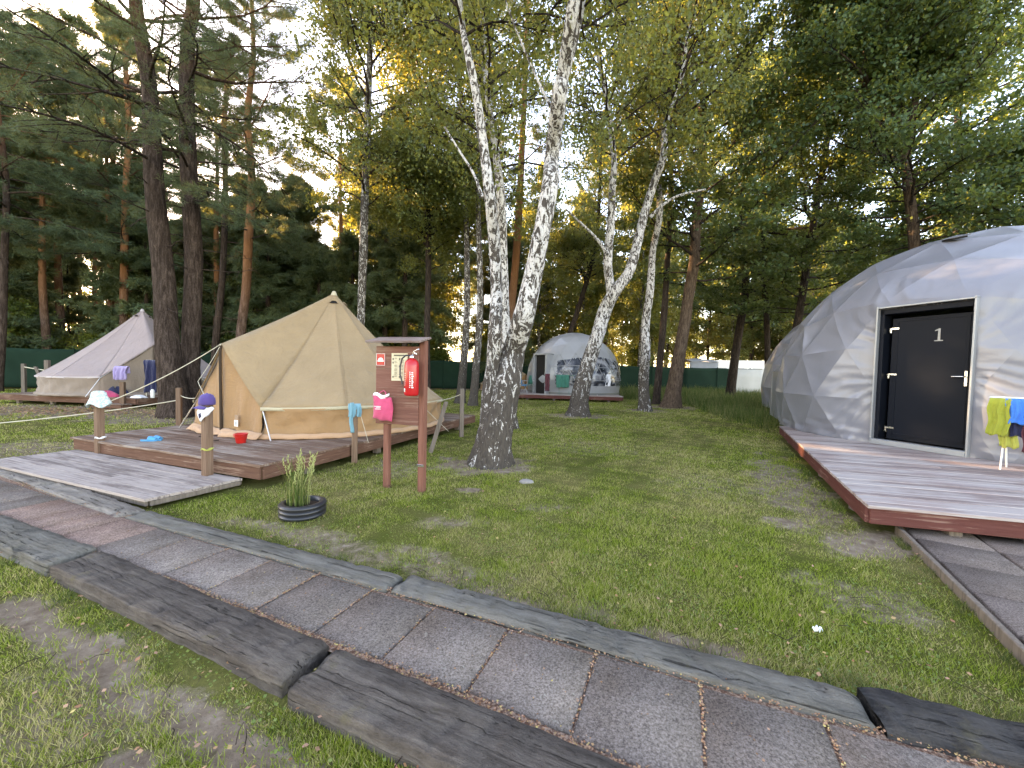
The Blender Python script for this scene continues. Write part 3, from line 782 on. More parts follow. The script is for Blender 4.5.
# ---------------------------------------------------------------- fire board
bl_, br_ = Vector((-1.50, 4.65, 0)), Vector((-1.045, 4.53, 0)); bd = (br_-bl_); ba = math.atan2(bd.y, bd.x)
fb = thing('notice_board', 'reddish-brown wooden notice board on two posts under a small roof', 'notice board', (bl_.x, bl_.y, 0), ba)
MB().box((0, 0, .42), (.07, .07, .9)).build('post', M['board_post'], fb)
MB().box((bd.length, 0, .87), (.075, .085, 1.80)).build('post', M['board_post'], fb)
mb = MB(); zz = .77
for hgt in (.33, .33, .27):
    mb.box((.155, -.045, zz+hgt/2), (.565, .022, hgt-.004)); zz += hgt
mb.build('panel', M['board'], fb)
Mr = Matrix.Rotation(R_(13), 4, 'X')
mb = MB(); mb.box((.175, -.06, 1.775), (.70, .30, .024), M=Mr); mb.build('roof', m_wood('roofboard', (.10, .06, .05), (.20, .13, .11), (.3, .24, .22), .2), fb)
MB().box((bd.length, -.043, .30), (.085, .012, .03)).build('metal_tie', M['steel'], fb)
# red sign with a white helmet-like half disc
sg = MB(); sg.box((-.075, -.060, 1.485), (.115, .006, .145)); sgo = sg.build('fire_sign', M['red'], None, bl_+Vector((math.cos(ba)*.015, math.sin(ba)*.015, .055)), ba)
tag(sgo, 'red square sign with a white dome pictogram on the notice board', 'sign')
mb = MB(); pr = [(-.032, -.0640, 1.468)]+[(-.075+.036*math.cos(a), -.0640, 1.472+.036*math.sin(a)) for a in [math.pi*k/12 for k in range(13)]]
mb = MB(); mb.add([(x, -.0645, z) for x, y, z in pr[1:]], [tuple(range(13))]); mb.box((-.075, -.0655, 1.466), (.084, .003, .010))
mb.build('pictogram', M['white'], sgo, thick=.002)
mb = MB()
for c, dd in (((-.075, -.0652, 1.5535), (.117, .003, .004)), ((-.075, -.0652, 1.4165), (.117, .003, .004)), ((-.1315, -.0652, 1.485), (.004, .003, .133)), ((-.0185, -.0652, 1.485), (.004, .003, .133))): mb.box(c, dd)
mb.build('border', M['white'], sgo)
# poster with rows of small print
ps = MB(); ps.box((.145, -.0595, 1.455), (.21, .004, .325)); pso = ps.build('poster', M['poster'], None, bl_+Vector((math.cos(ba)*.045, math.sin(ba)*.045, 0)), ba)
tag(pso, 'cream instruction poster with small drawings and print', 'poster')
mb = MB(); rr = random.Random(3)
mb.box((.145, -.063, 1.592), (.15, .002, .016))
for row in range(6):
    z = 1.56-row*.042
    for cc in range(2):
        x = .07+cc*.085; n_ = rr.randint(2, 4)
        for k in range(n_): mb.box((x+.02+rr.uniform(0, .01), -.063, z-.009*k), (rr.uniform(.025, .05), .002, .0035))
        if rr.random() < .7: mb.box((x-.008, -.063, z-.012), (.016, .002, .022))
mb.build('print', m_plain('ink', (.10, .09, .07), .8), pso)
mb = MB()
for row in range(7): mb.box((.145, -.0625, 1.575-row*.042), (.185, .001, .0018))
mb.box((.145, -.0625, 1.45), (.0018, .001, .25)); mb.build('ruling', m_plain('ink2', (.28, .33, .20), .8), pso)
# extinguisher
exl = bl_+Vector((math.cos(ba), math.sin(ba), 0))*.405+Vector((math.sin(ba), -math.cos(ba), 0))*.155
ex = thing('fire_extinguisher', 'red fire extinguisher with black hose hanging on the notice board', 'fire extinguisher', (exl.x, exl.y, 1.13), ba)
MB().lathe([(0, 0), (.066, 0), (.078, .01), (.082, .03), (.082, .34), (.074, .385), (.05, .415), (.025, .425), (.022, .44)], 28).build('cylinder_body', M['red'], ex)
MB().lathe([(.025, .425), (.027, .43), (.027, .455), (.02, .46), (0, .46)], 16).build('valve', M['steel'], ex)
mb = MB(); mb.tube([(0, 0, .455), (.03, -.02, .49), (.06, -.04, .485), (.095, -.05, .47)], .009, 8); mb.tube([(0, 0, .46), (.03, -.01, .505), (.07, -.02, .52), (.10, -.03, .53)], .008, 8); mb.build('lever', M['steel'], ex)
mb = MB(); pts = [(-.01, -.02, .455), (-.06, -.03, .46), (-.105, -.035, .42), (-.125, -.04, .33), (-.12, -.05, .24), (-.095, -.055, .18), (-.082, -.06, .13)]
sm = []
for i in range(len(pts)-1):
    for k in range(4): sm.append(Vector(pts[i]).lerp(Vector(pts[i+1]), k/4))
sm.append(Vector(pts[-1])); mb.tube(sm, .009, 8); mb.build('hose', M['rubber'], ex)
MB().lathe([(.083, .06), (.0832, .065), (.0832, .06)], 4).build('band', M['red'], ex) if False else None
mb = MB()   # vertical white lettering band and small print, bent round the body
def patch(a0, a1, z0, z1): 
    mb.grid(lambda u, v: (.0828*math.cos(a0+(a1-a0)*u), .0828*math.sin(a0+(a1-a0)*u), z0+(z1-z0)*v), 3, 1)
for k in range(9): patch(R_(-62), R_(-50) if k % 3 else R_(-46), .09+k*.021, .103+k*.021)
for k in range(9): patch(R_(-78), R_(-68) if k % 2 else R_(-71), .095+k*.021, .106+k*.021)
for k in range(7): patch(R_(-128), R_(-118), .12+k*.022, .127+k*.022)
patch(R_(-142), R_(-118), .045, .085)
mb.build('lettering', M['white'], ex, thick=.0008)
MB().box((0, .095, .3), (.05, .03, .06)).build('wall_bracket', M['steel'], ex)
# pink bag
mb = MB()
def bag(s):
    def fn(u, v):
        x = -.115+.215*u+.015*math.sin(v*3); z = .97-.27*v-.03*u+.008*math.sin(u*9)
        bul = .045*math.sin(math.pi*u)**.6*(.35+.65*math.sin(math.pi*min(1, v*1.02))**.5 if 0 < v < 1 else .25)
        return (x, -.105-s*bul+.004*math.sin(u*17+v*9), z)
    return fn
bg_ = thing('pink_bag', 'bright pink shopping bag hanging at the lower left of the notice board', 'bag', (bl_.x, bl_.y, .10), ba); bg_.scale = (1.2, 1, 1.05)
mb.grid(bag(1), 14, 14); mb.grid(bag(-1), 14, 14); mb.build('bag_body', M['pink'], bg_, thick=.003)
mb = MB(); mb.grid(lambda u, v: (-.10+.18*u, -.115-.015*math.sin(math.pi*u)-.004*v, .985+.015*math.sin(u*7)-.05*v*(1-abs(u-.5))), 10, 2); mb.build('white_lining', M['white_cloth'], bg_, thick=.003)
mb = MB(); mb.tube([(-.06, -.13, .95), (-.03, -.10, 1.0), (.0, -.085, 1.02), (.03, -.10, 1.0), (.05, -.13, .94)], .006, 6); mb.build('handle', M['pink'], bg_)
mb = MB()
for k, (x0, zc, ww) in enumerate(((-.03, .845, .075), (-.02, .83, .05), (-.025, .815, .065))): mb.box((x0, -.156, zc), (ww, .002, .006))
mb.build('print', M['white'], bg_)

# ---------------------------------------------------------------- cloths and small things
def drape(name, label, cat, loc, rz, wdt, hgt, mat, folds=5, amp=.02, seed=0, group=None, flare=1., drop=None, thick=.004):
    """cloth hung over the top: goes over a bar and hangs front and back"""
    mb = MB(); r = random.Random(seed); ph = r.uniform(0, 6)
    drop = drop or hgt
    def fn(u, v):
        s = v*(hgt+drop*.55)-drop*.55
        wv = (amp*math.sin(u*folds*2*math.pi+ph+s*3)+amp*.35*math.sin(u*folds*5.3*math.pi+ph*2+s*9)+.004*math.sin(s*26+u*9))*min(1, abs(s)*5)
        x = (u-.5)*wdt*(1+(flare-1)*abs(s)/hgt)+.01*math.sin(s*20+ph)
        z = -abs(s)+.012*math.sin(u*13+ph)*min(1, abs(s)*4); y = -.035*math.tanh(s*30)+wv*(-1 if s > 0 else .6)
        return (x, y, z)
    mb.grid(fn, 36, 30); o = mb.build(name, mat, None, loc, rz, thick=thick)
    return tag(o, label, cat, group)
drape('towel', 'light blue towel bundled over a deck post near the notice board', 'towel', tC+Vector((-.0, -.0, .09)), .3, .17, .19, M['blue_cloth'], 3, .03, 2, thick=.012)
mb = MB(); mb.grid(lambda u, v: (-.06+.045*u+.01*math.sin(v*8), -.055-.012*math.sin(u*6), .02-.45*v), 6, 16); 
mb.build('towel_tail', M['blue_cloth'], [o for o in col.objects if o.name.startswith('towel')][-1], thick=.012)
# floral hat on post A
mb = MB(); mb.lathe([(0, .10), (.05, .098), (.078, .075), (.088, .02), (.09, -.01), (.105, -.05), (.125, -.10), (.128, -.115), (.118, -.108), (.09, -.05), (.082, -.005)], 24)
for i, v in enumerate(mb.v):
    a = math.atan2(v[1], v[0]); k = 1+.09*math.sin(a*5+v[2]*9)*(v[2] < 0); mb.v[i] = (v[0]*k, v[1]*k, v[2]+(.03*math.sin(a*3) if v[2] < 0 else 0))
tag(mb.build('sun_hat', M['pale_cloth'], None, tA+Vector((0, 0, .03)), 0), 'pale blue floral sun hat hung over the leftmost deck post', 'hat')
# purple cap
cp = thing('cap', 'purple cap set on top of the deck post', 'cap', tB+Vector((0, 0, .02)), -1.9)
mb = MB(); mb.lathe([(0, .085), (.03, .082), (.06, .065), (.078, .03), (.083, -.02), (.082, -.05)], 24); mb.build('crown_panel', M['purple'], cp, thick=.004)
mb = MB(); mb.grid(lambda u, v: ((.08+.07*v)*math.cos((u-.5)*1.9), (.08+.02*v)*math.sin((u-.5)*1.9)*1.05, -.05-.025*v-.02*abs(u-.5)*2), 12, 4); mb.build('visor', M['purple'], cp, thick=.005)
MB().lathe([(0, .012), (.008, .01), (.01, 0)], 10, (0, 0, .082)).build('button', M['purple'], cp)
mb = MB()
def ker(u, v):
    a = (u-.5)*3.6-1.9; rr = .062+.022*math.sin(v*3); k = 1-abs(u-.5)*1.5
    return (rr*math.cos(a)*1.1, rr*math.sin(a)*1.1, -.055-.17*v*max(.25, k)+.006*math.sin(u*21))
mb.grid(ker, 20, 10); o = mb.build('kerchief', M['white_cloth'], None, tB+Vector((0, 0, .0)), 0, thick=.005); tag(o, 'white cloth wrapped round the post below the purple cap', 'cloth')
mb = MB(); mb.grid(lambda u, v: tuple(Vector(ker(.5+.09*u+.02*v, .4+.35*v))*1.0+Vector((.0, -.005, 0))), 3, 4); mb.build('dark_print', M['navy'], o, thick=.003)
# red bucket
rb = thing('toy_bucket', 'small red plastic bucket at the beige tent door', 'bucket', G(241, 443, .28))
MB().lathe([(0, .0), (.055, 0), (.062, .01), (.085, .13), (.092, .135), (.092, .142), (.08, .14), (.058, .015), (0, .012)], 24).build('pail', M['red_plastic'], rb)
mb = MB(); mb.tube([(.088*math.cos(a), -.03-.05*math.sin(a), .13-.03*math.sin(a)) for a in [math.pi*k/12 for k in range(13)]], .004, 6); mb.build('handle', M['red_plastic'], rb)
# sandals / clogs
for i, (px, py, a) in enumerate(((149, 441, .2), (156, 440, -.3))):
    sh = thing('beach_shoe', ('left of the two light blue clogs lying on the near deck', 'right of the two light blue clogs lying on the near deck')[i], 'shoe', G(px, py, .285), a, 'blue clogs')
    mb = MB(); N = 20; V = []
    out = [(.11*math.cos(t), (.038+.010*math.cos(t))*math.sin(t)) for t in [2*math.pi*k/N for k in range(N)]]
    mb.add([(x, y, 0) for x, y in out]+[(x, y, .022) for x, y in out], [(k, (k+1) % N, N+(k+1) % N, N+k) for k in range(N)]+[tuple(range(N, 2*N))]); mb.build('sole', M['skyblue_plastic'], sh)
    mb = MB(); mb.grid(lambda u, v: (.0+.10*v, .042*math.cos(math.pi*u)*(1-.25*v*v), .018+.05*math.sin(math.pi*u)*(1-.5*v*v)), 12, 8); mb.build('upper', M['skyblue_plastic'], sh, thick=.006)
for px, py, lab in ((201, 437, 'small dark clothes peg lying near the cap post on the deck'), (216, 441, 'dark twig-like scrap on the deck left of the red bucket')):
    mb = MB(); mb.box((0, 0, .008), (.06, .012, .008), rz=.1); mb.box((.01, .012, .01), (.05, .012, .008), rz=.5)
    tag(mb.build('deck_scrap', M['dark'], None, G(px, py, .285), .5), lab, 'scrap')
# care label on the door panel
p = Wt @ Vector((2.19, .38, .20))
tl = MB(); tl.box((0, 0, 0), (.006, .085, .10)); o = tl.build('care_label', M['white'], tent, (2.21, .40, .22), .05)
MB().box((.004, 0, .0), (.004, .045, .05)).build('emblem', m_plain('lab_grey', (.35, .36, .37), .7), o)
MB().box((0, 0, 0), (.006, .075, .07)).build('brown_tag', m_plain('brown_tag', (.30, .20, .13), .8), tent, (2.205, .40, .315), .05)
# planter
pl = thing('planter', 'black ribbed round planter with tall grass beside the near deck', 'planter', (G(306, 512, 0).x, 3.70, -.01))
prof = []
for k in range(3):
    z0 = .004+k*.045
    prof += [(.175+.002*k, z0), (.195+.002*k, z0+.008), (.2+.002*k, z0+.022), (.195+.002*k, z0+.036), (.178+.002*k, z0+.043)]
prof += [(.17, .14), (.15, .138), (.148, .09)]
MB().lathe(prof, 40, sx=1.05).build('pot', M['black_plastic'], pl)
MB().lathe([(0, .10), (.07, .105), (.155, .095)], 24).build('soil', M['soil'], pl)
def tuft(n, rmin, h, wdt, seed, lean=.35):
    r = np.random.default_rng(seed); a = r.uniform(0, 6.28, n); rr = rmin*np.sqrt(r.uniform(0, 1, n)); b = r.uniform(0, 6.28, n)
    L = h*r.uniform(.45, 1.05, n); ln = lean*r.uniform(.1, 1, n); S = 5
    V = np.zeros((n, S+1, 2, 3)); wv = np.stack([-np.sin(b), np.cos(b)], 1)
    for k in range(S+1):
        t = k/S; hx = ln*L*t**1.8; z = L*(t-.25*ln*t*t)
        cx_ = rr*np.cos(a)+hx*np.cos(b); cy_ = rr*np.sin(a)+hx*np.sin(b); ww = wdt*(1-t**1.5*.92)/2
        for s in (0, 1):
            V[:, k, s, 0] = cx_+wv[:, 0]*ww*(s*2-1); V[:, k, s, 1] = cy_+wv[:, 1]*ww*(s*2-1); V[:, k, s, 2] = z
    idx = np.arange(n)[:, None]*(S+1)*2; F_ = []
    for k in range(S):
        F_.append(np.concatenate([idx+2*k, idx+2*k+1, idx+2*k+3, idx+2*k+2], 1))
    return V.reshape(-1, 3), np.concatenate(F_)
V_, F_ = tuft(95, .10, .50, .007, 5, .5); V_[:, 2] += .10; V_[:, 0] -= .05
link('grass_tuft', np_mesh('grass_tuft', V_, F_, M['weed']), pl)
mb = MB(); r = random.Random(5)
for k in range(16):
    b = Vector((r.uniform(-.10, .05), r.uniform(-.06, .06), .1)); tpp = b+Vector((r.uniform(-.1, .14), r.uniform(-.1, .1), r.uniform(.34, .56)))
    mb.tube([b, b.lerp(tpp, .5)+Vector((0, 0, .03)), tpp], [.0025, .002, .0015], 4)
    for j in range(7):
        q = b.lerp(tpp, .62+.38*j/7)+Vector((r.uniform(-.012, .012), r.uniform(-.012, .012), 0)); mb.tube([q, q+Vector((r.uniform(-.02, .02), r.uniform(-.02, .02), .03))], [.006, .001], 4)
mb.build('seed_heads', m_plain('seedhead', (.28, .30, .10), .8, 0, .3), pl)

# ---------------------------------------------------------------- domes
ICO = None
def ico_facets(sub):
    bm = bmesh.new(); bmesh.ops.create_icosphere(bm, subdivisions=sub, radius=1)
    F = [[v.co.copy() for v in f.verts] for f in bm.faces]; bm.free(); return F
def dome(t, zc, Rr, sub, n, deform=None, hole=None, select=None, rot=0., bulge=.2, sag=.05, select_tri=None):
    """returns dict name->(V,F) for facets sorted by select(center)->name"""
    out = {}
    Rm = Matrix.Rotation(rot, 3, 'Z')
    for f in ico_facets(sub):
        f = [Rm @ v for v in f]
        c = (f[0]+f[1]+f[2])/3
        if max(v.z for v in f)*Rr+zc < 0: continue
        nm = select(c) if select else 'membrane'
        A = np.array([v for v in f])
        uv = [(i/n, j/n) for i in range(n+1) for j in range(n+1-i)]
        idx = {}; k = 0
        for i in range(n+1):
            for j in range(n+1-i): idx[(i, j)] = k; k += 1
        u = np.array(uv); P = A[0]*(1-u.sum(1))[:, None]+A[1]*u[:, :1]+A[2]*u[:, 1:]
        ln = np.linalg.norm(P, axis=1)[:, None]; P = P*(1-bulge)+P/ln*bulge; P = P*Rr; P = P*(1-sag*27*((1-u.sum(1))*u[:, 0]*u[:, 1])[:, None]**.8/Rr); P[:, 2] += zc
        P[:, 2] = np.maximum(P[:, 2], 0)
        if deform is not None: P = deform(P)
        T = []
        for i in range(n):
            for j in range(n-i):
                T.append((idx[(i, j)], idx[(i+1, j)], idx[(i, j+1)]))
                if i+j < n-1: T.append((idx[(i+1, j)], idx[(i+1, j+1)], idx[(i, j+1)]))
        T = np.array(T); cen = P[T].mean(1); keep = cen[:, 2] > .004
        if hole is not None: keep &= ~hole(cen)
        T = T[keep]
        if len(T) == 0: continue
        grp = {nm: T}
        if select_tri is not None:
            mk = select_tri(P[T].mean(1)); grp = {'window': T[mk], nm: T[~mk]}
        for nm2, T2 in grp.items():
            if len(T2) == 0: continue
            V, F, b = out.get(nm2, ([], [], 0)); V.append(P); F.append(T2+b); out[nm2] = (V, F, b+len(P))
    return {k: (np.concatenate(V), np.concatenate(F)) for k, (V, F, b) in out.items()}
DC = Vector((9.42, 7.89, .28)); DZ = .79; DR = 3.33
dL = Vector((6.56, 6.93, 0)); dR = Vector((6.97, 5.84, 0)); dm = (dL+dR)/2; DU = (dR-dL).normalized(); DN = Vector((DU.y, -DU.x, 0))
if DN.x > 0: DN = -DN
DWID = (dR-dL).length; DH = 2.40
dome1 = thing('geodesic_dome', 'large silver-grey dome tent with dark door numbered 1', 'dome tent', DC, 0, 'geodesic dome tents')
du_, dn_, dml = np.array([DU.x, DU.y]), np.array([DN.x, DN.y]), np.array([dm.x-DC.x, dm.y-DC.y])
plane = float(dml @ dn_)
def dd_local(P):
    q = P[:, :2]-dml; return q @ du_, (P[:, :2] @ dn_)
def deform1(P):
    u, d = dd_local(P); z = P[:, 2]; front = d > .8
    ex_ = np.maximum(np.abs(u)-DWID/2, 0); ez = np.maximum(z-DH, 0); dist = np.sqrt(ex_**2+(ez*1.15)**2)
    wgt = np.clip(1-dist/1.25, 0, 1); wgt = wgt**1.6*front
    push = (plane+.0-d)*wgt
    push = np.maximum(push, -.4)
    ang = np.arctan2(z-DH*.55, u)
    rad = np.exp(-((dist-.32)/.38)**2)*front*(dist > .02)
    wob = np.sin(z*3.1+u*2.3)*1.3+np.sin(u*5.7-z*4.1)*.8
    ridge = lambda q: 1-2*np.abs(np.sin(q))**.55
    fold = (ridge(ang*17+wob)+.55*ridge(ang*31+2+wob*1.7))*.014*rad*(.55+.45*np.sin(ang*5+1.3+z))
    P = P.copy(); P[:, 0] += dn_[0]*(push+fold); P[:, 1] += dn_[1]*(push+fold)
    # cloth gathers along the foot
    th = np.arctan2(P[:, 1], P[:, 0]); zz = P[:, 2]; low = np.exp(-(zz/.28)**2)*np.clip(dist*3, 0, 1)
    g = (np.sin(th*34+zz*11)+.7*np.sin(th*63+3-zz*17)+.8*np.sin(zz*38+th*6))*.013*low
    rr = np.hypot(P[:, 0], P[:, 1])+1e-6; P[:, 0] *= 1+g/rr; P[:, 1] *= 1+g/rr
    ten = np.sin(th*9+zz*14)*np.sin(zz*7+th*17)*.004
    P[:, 0] *= 1+ten/rr; P[:, 1] *= 1+ten/rr
    return P
def hole1(c):
    u, d = dd_local(c); return (np.abs(u) < DWID/2+.0) & (c[:, 2] < DH) & (d > 1)
parts = dome(dome1, DZ, DR, 3, 22, deform1, hole1, rot=.35, bulge=.30, sag=.014)
for nm, (V, F_) in parts.items(): link(nm, np_mesh(nm, V, F_, M['pvc'], True), dome1)
Dloc = Matrix.Translation(Vector((dm.x-DC.x, dm.y-DC.y, 0)))
dang = math.atan2(DU.y, DU.x)
def dbox(name, mat, u, nrm, z, su, sn, sz, parent=dome1):
    """box in door frame coordinates: u along opening, nrm outward, z up"""
    p = dml+du_*u+dn_*nrm
    if parent is dome1: return MB().box((0, 0, 0), (su, sn, sz)).build(name, mat, parent, (p[0], p[1], z), dang)
    return MB().box((0, 0, 0), (su, sn, sz)).build(name, mat, parent)
hw = DWID/2
dbox('door_trim', M['trim'], -hw-.012, .02, DH/2+.02, .024, .12, DH+.04)
dbox('door_trim', M['trim'], hw+.012, .02, DH/2+.02, .024, .12, DH+.04)
dbox('door_trim', M['trim'], 0, .02, DH+.014, DWID+.048, .12, .024)
dbox('threshold', M['trim'], 0, .02, .045, DWID, .14, .09)
dbox('reveal', M['door'], -hw+.03, -.12, DH/2+.04, .06, .24, DH-.1)
dbox('reveal', M['door'], hw-.02, -.12, DH/2+.04, .04, .24, DH-.1)
dbox('reveal', M['door'], 0, -.12, DH-.05, DWID-.01, .24, .10)
ddw = DWID-.20; dh_ = DH-.27
pd = dml+du_*.035+dn_*(-.17)
dr = MB().box((0, 0, 0), (ddw+.05, .05, dh_)).build('door', M['door'], dome1, (pd[0], pd[1], .10+dh_/2), dang)
sgn = 1 if (Matrix.Rotation(dang, 3, 'Z') @ Vector((0, 1, 0))).dot(DN) > 0 else -1
yo = sgn*.028
mb = MB()
for c, s in (((0, yo, dh_/2-.05), (ddw-.06, .012, .035)), ((0, yo, -dh_/2+.09), (ddw-.06, .012, .035)), ((-ddw/2+.05, yo, 0), (.03, .012, dh_-.12)), ((ddw/2-.05, yo, 0), (.03, .012, dh_-.12))): mb.box(c, s)
mb.build('door_panel_rim', M['door'], dr)
for zz in (dh_/2-.18, .08, -dh_/2+.20):
    mb = MB(); mb.box((-ddw/2+.015, yo*1.5, zz), (.13, .02, .035)); mb.box((-ddw/2-.035, yo*1.6, zz-.03), (.03, .02, .09)); mb.build('hinge', M['steel'], dr)
mb = MB(); mb.box((ddw/2-.045, yo*1.5, .03), (.035, .012, .24)); mb.tube([(ddw/2-.045, yo*1.4, .06), (ddw/2-.045, yo*2.6, .06), (ddw/2-.08, yo*2.9, .06), (ddw/2-.19, yo*2.9, .058)], .011, 8); mb.build('handle', M['steel'], dr)
# the digit 1, cut as a serifed figure
prof1 = [(-.055, -.095), (.055, -.095), (.055, -.082), (.018, -.078), (.018, .10), (.0, .10), (-.052, .075), (-.052, .062), (-.012, .070), (-.012, -.078), (-.055, -.082)]
mb = MB(); yy = yo+sgn*.004; N = len(prof1); vs = [(x*.95, yy, z*1.05) for x, z in prof1]+[(x*.95, yy+sgn*.005, z*1.05) for x, z in prof1]
mb.add(vs, [tuple(range(N)), tuple(range(N, 2*N))]+[(k, (k+1) % N, N+(k+1) % N, N+k) for k in range(N)])
o = mb.build('house_number', m_plain('grey_metal', (.30, .30, .29), .5, .3, .05), dr, (.10, 0, dh_/2-.33))
# little roof vent: flap held open over a dark slit
vd = (AT(955, 243, 7.2)-Vector((DC.x, DC.y, DC.z+DZ))).normalized(); vc = Vector((0, 0, DZ))+vd*(DR-.02)
tz = Vector((0, 0, 1)); e1_ = vd.cross(tz).normalized(); e2_ = vd.cross(e1_).normalized()
mb = MB(); mb.add([vc+e1_*-.16+vd*.03-e2_*0, vc+e1_*.16+vd*.03, vc-e2_*-.09+vd*.05, vc+e2_*-.10+vd*.02], [(0, 2, 1), (0, 1, 3)]); mb.build('vent_opening', M['dark'], dome1, thick=.03)
mb = MB(); mb.add([vc+e1_*-.2+vd*.05+e2_*-.02, vc+e1_*.2+vd*.05+e2_*-.02, vc+e2_*-.19+vd*.04], [(0, 1, 2)]); mb.build('vent_flap', M['pvc'], dome1, thick=.01)

dome2 = thing('geodesic_dome', 'second silver-grey dome tent half hidden behind the numbered dome', 'dome tent', (13.25, 14.4, .2), 0, 'geodesic dome tents')
for nm, (V, F_) in dome(dome2, DZ, DR, 3, 6, rot=.9, bulge=.16, sag=.02).items(): link(nm, np_mesh(nm, V, F_, M['pvc'], True), dome2)
MB().lathe([(3.25, -.22), (3.25, .0), (0, .0)], 12).build('base_skirt', M['fascia'], dome2)
# entrance lobby of the second dome shows as a flat-sided grey pod beside the first dome
pod = thing('dome_annex', 'grey flat-sided annex joined to the back left of the numbered dome', 'annex', (6.55, 9.0, .24), 0)
q0, q1, q2, q3 = Vector((0, 0, 0)), Vector((1.55, 3.0, 0)), Vector((3.6, 2.4, 0)), Vector((2.2, -.6, 0))
i0, i1 = q0.lerp(q3, .38)+Vector((0, 0, 2.35)), q1.lerp(q2, .5)+Vector((0, 0, 2.35))
hz_ = Vector((0, 0, 1.33)); V0 = [q0, q1, q2, q3, q0+hz_, q1+hz_, i0, i1, q2+Vector((0, 0, 2.3)), q3+Vector((0, 0, 2.3))]
mb = MB(); mb.add(V0, [(0, 1, 5, 4), (4, 5, 7, 6), (6, 7, 8, 9), (0, 4, 6, 9, 3), (1, 2, 8, 7, 5)]); mb.build('membrane', M['pvc'], pod)
MB().tube([V0[0], V0[4], V0[6]], .02, 6).build('frame_seam', M['pvc_edge'], pod); MB().tube([V0[1], V0[5], V0[7]], .02, 6).build('frame_seam', M['pvc_edge'], pod)
MB().tube([V0[4], V0[5]], .012, 6).build('frame_seam', M['pvc_edge'], pod)

# far dome
fdC = Vector((3.35, 21.2, .30)); FR = 2.55
dome3 = thing('geodesic_dome', 'small pale dome tent with a clear window bay, standing between the birches', 'dome tent', fdC, 0, 'geodesic dome tents')
def sel3(c):
    a = np.degrees(np.arctan2(c[:, 1], c[:, 0])); return (a > -118) & (a < -22) & (c[:, 2] > .45) & (c[:, 2] < 1.9-.004*np.abs(a+70))
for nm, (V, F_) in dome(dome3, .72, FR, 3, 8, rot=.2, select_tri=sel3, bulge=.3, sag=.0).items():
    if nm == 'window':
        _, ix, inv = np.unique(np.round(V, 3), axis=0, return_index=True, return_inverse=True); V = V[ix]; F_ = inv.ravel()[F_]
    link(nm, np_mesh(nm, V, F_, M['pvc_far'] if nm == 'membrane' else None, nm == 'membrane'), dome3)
mb = MB()
for f in ico_facets(3):
    c = (f[0]+f[1]+f[2])/3
    for k in range(3):
        e = [(Matrix.Rotation(.2, 3, 'Z') @ q)*(FR+.012)+Vector((0, 0, .72)) for q in (f[k], f[(k+1) % 3])]
        mid = (e[0]+e[1])/2
        if -2.15 < math.atan2(mid.y, mid.x) < -.35 and .5 < mid.z < 1.9: mb.tube(e, .013, 5)
mb.build('struts', M['pvc_far'], dome3)
n = NM('clear_window'); n.base((.10, .11, .13)); n.set(Roughness=.06); n.b.inputs['Transmission Weight'].default_value = .0
fz = n.noise(n.co(), 2.2, 3, .5, 1.); n.base(n.ramp(fz, [(.42, (.012, .015, .022)), (.52, (.05, .055, .07)), (.66, (.26, .26, .28))])); n.bump(fz, .5, .1)
for c in dome3.children:
    if c.name.startswith('window'): c.data.materials.clear(); c.data.materials.append(n.m)
MB().lathe([(2.5, -.02), (2.5, .10)], 32).build('base_rail', M['pvc_edge'], dome3)
en = Vector((-.80, -.72, 0)).normalized(); ea = math.atan2(en.y, en.x)-math.pi/2; ec = en*2.42
e_ = thing('x', 'x', 'x'); bpy.data.objects.remove(e_)
dhh = 1.95
def eb(name, mat, x, y, z, sx, sy, sz):
    p = ec+Vector((math.cos(ea)*x-math.sin(ea)*y, math.sin(ea)*x+math.cos(ea)*y, 0)); return MB().box((0, 0, 0), (sx, sy, sz)).build(name, mat, dome3, (p.x, p.y, z), ea)
eb('doorway', M['dark'], 0, -.15, dhh/2, .72, .5, dhh)
eb('door_frame', M['pvc_far'], -.42, -.12, dhh/2+.03, .10, .75, dhh+.06); eb('door_frame', M['pvc_far'], .42, -.12, dhh/2+.03, .10, .75, dhh+.06); eb('door_frame', M['pvc_far'], 0, -.12, dhh+.03, .94, .75, .08)

# drying racks, laundry and seats
def rack(label, loc, rz, wd, dp, h, mat='white', name='drying_rack'):
    t = thing(name, label, 'drying rack', loc, rz)
    mb = MB(); 
    for y in (-dp/2, dp/2): mb.tube([(-wd/2, y, h), (wd/2, y, h)], .008, 6)
    for x in (-wd/2, wd/2): mb.tube([(x, -dp/2, h), (x, dp/2, h)], .008, 6)
    mb.build('top_frame', M[mat], t)
    for k in range(5):
        y = -dp/2+dp*(k+1)/6; MB().tube([(-wd/2, y, h), (wd/2, y, h)], .003, 5).build('rail', M[mat], t)
    for s in (-1, 1):
        MB().tube([(s*wd/2*.4, -dp/2, h-.01), (s*wd/2*.4, dp*.42, 0)], .009, 6).build('leg', M[mat], t)
        MB().tube([(s*wd/2*.48, dp/2, h-.01), (s*wd/2*.48, -dp*.42, 0)], .009, 6).build('leg', M[mat], t)
    return t
RK = Vector((6.86, 4.90, .28)); rk_a = -1.25
pL = AT(990, 393, 5.15); pR = AT(1050, 397, 4.75)
ra = math.atan2(pR.y-pL.y, pR.x-pL.x); cen = (pL+pR)/2; nv = Vector((-math.sin(ra), math.cos(ra), 0)); 
rack('white drying rack standing on the worn deck beside the dark door', (cen.x+nv.x*.18, cen.y+nv.y*.18, .28), ra, (pR-pL).length, .36, .95)
def atr(u, off=0, z=.955): return Vector((pL.x+(pR.x-pL.x)*u, pL.y+(pR.y-pL.y)*u, .28+z))+nv*off
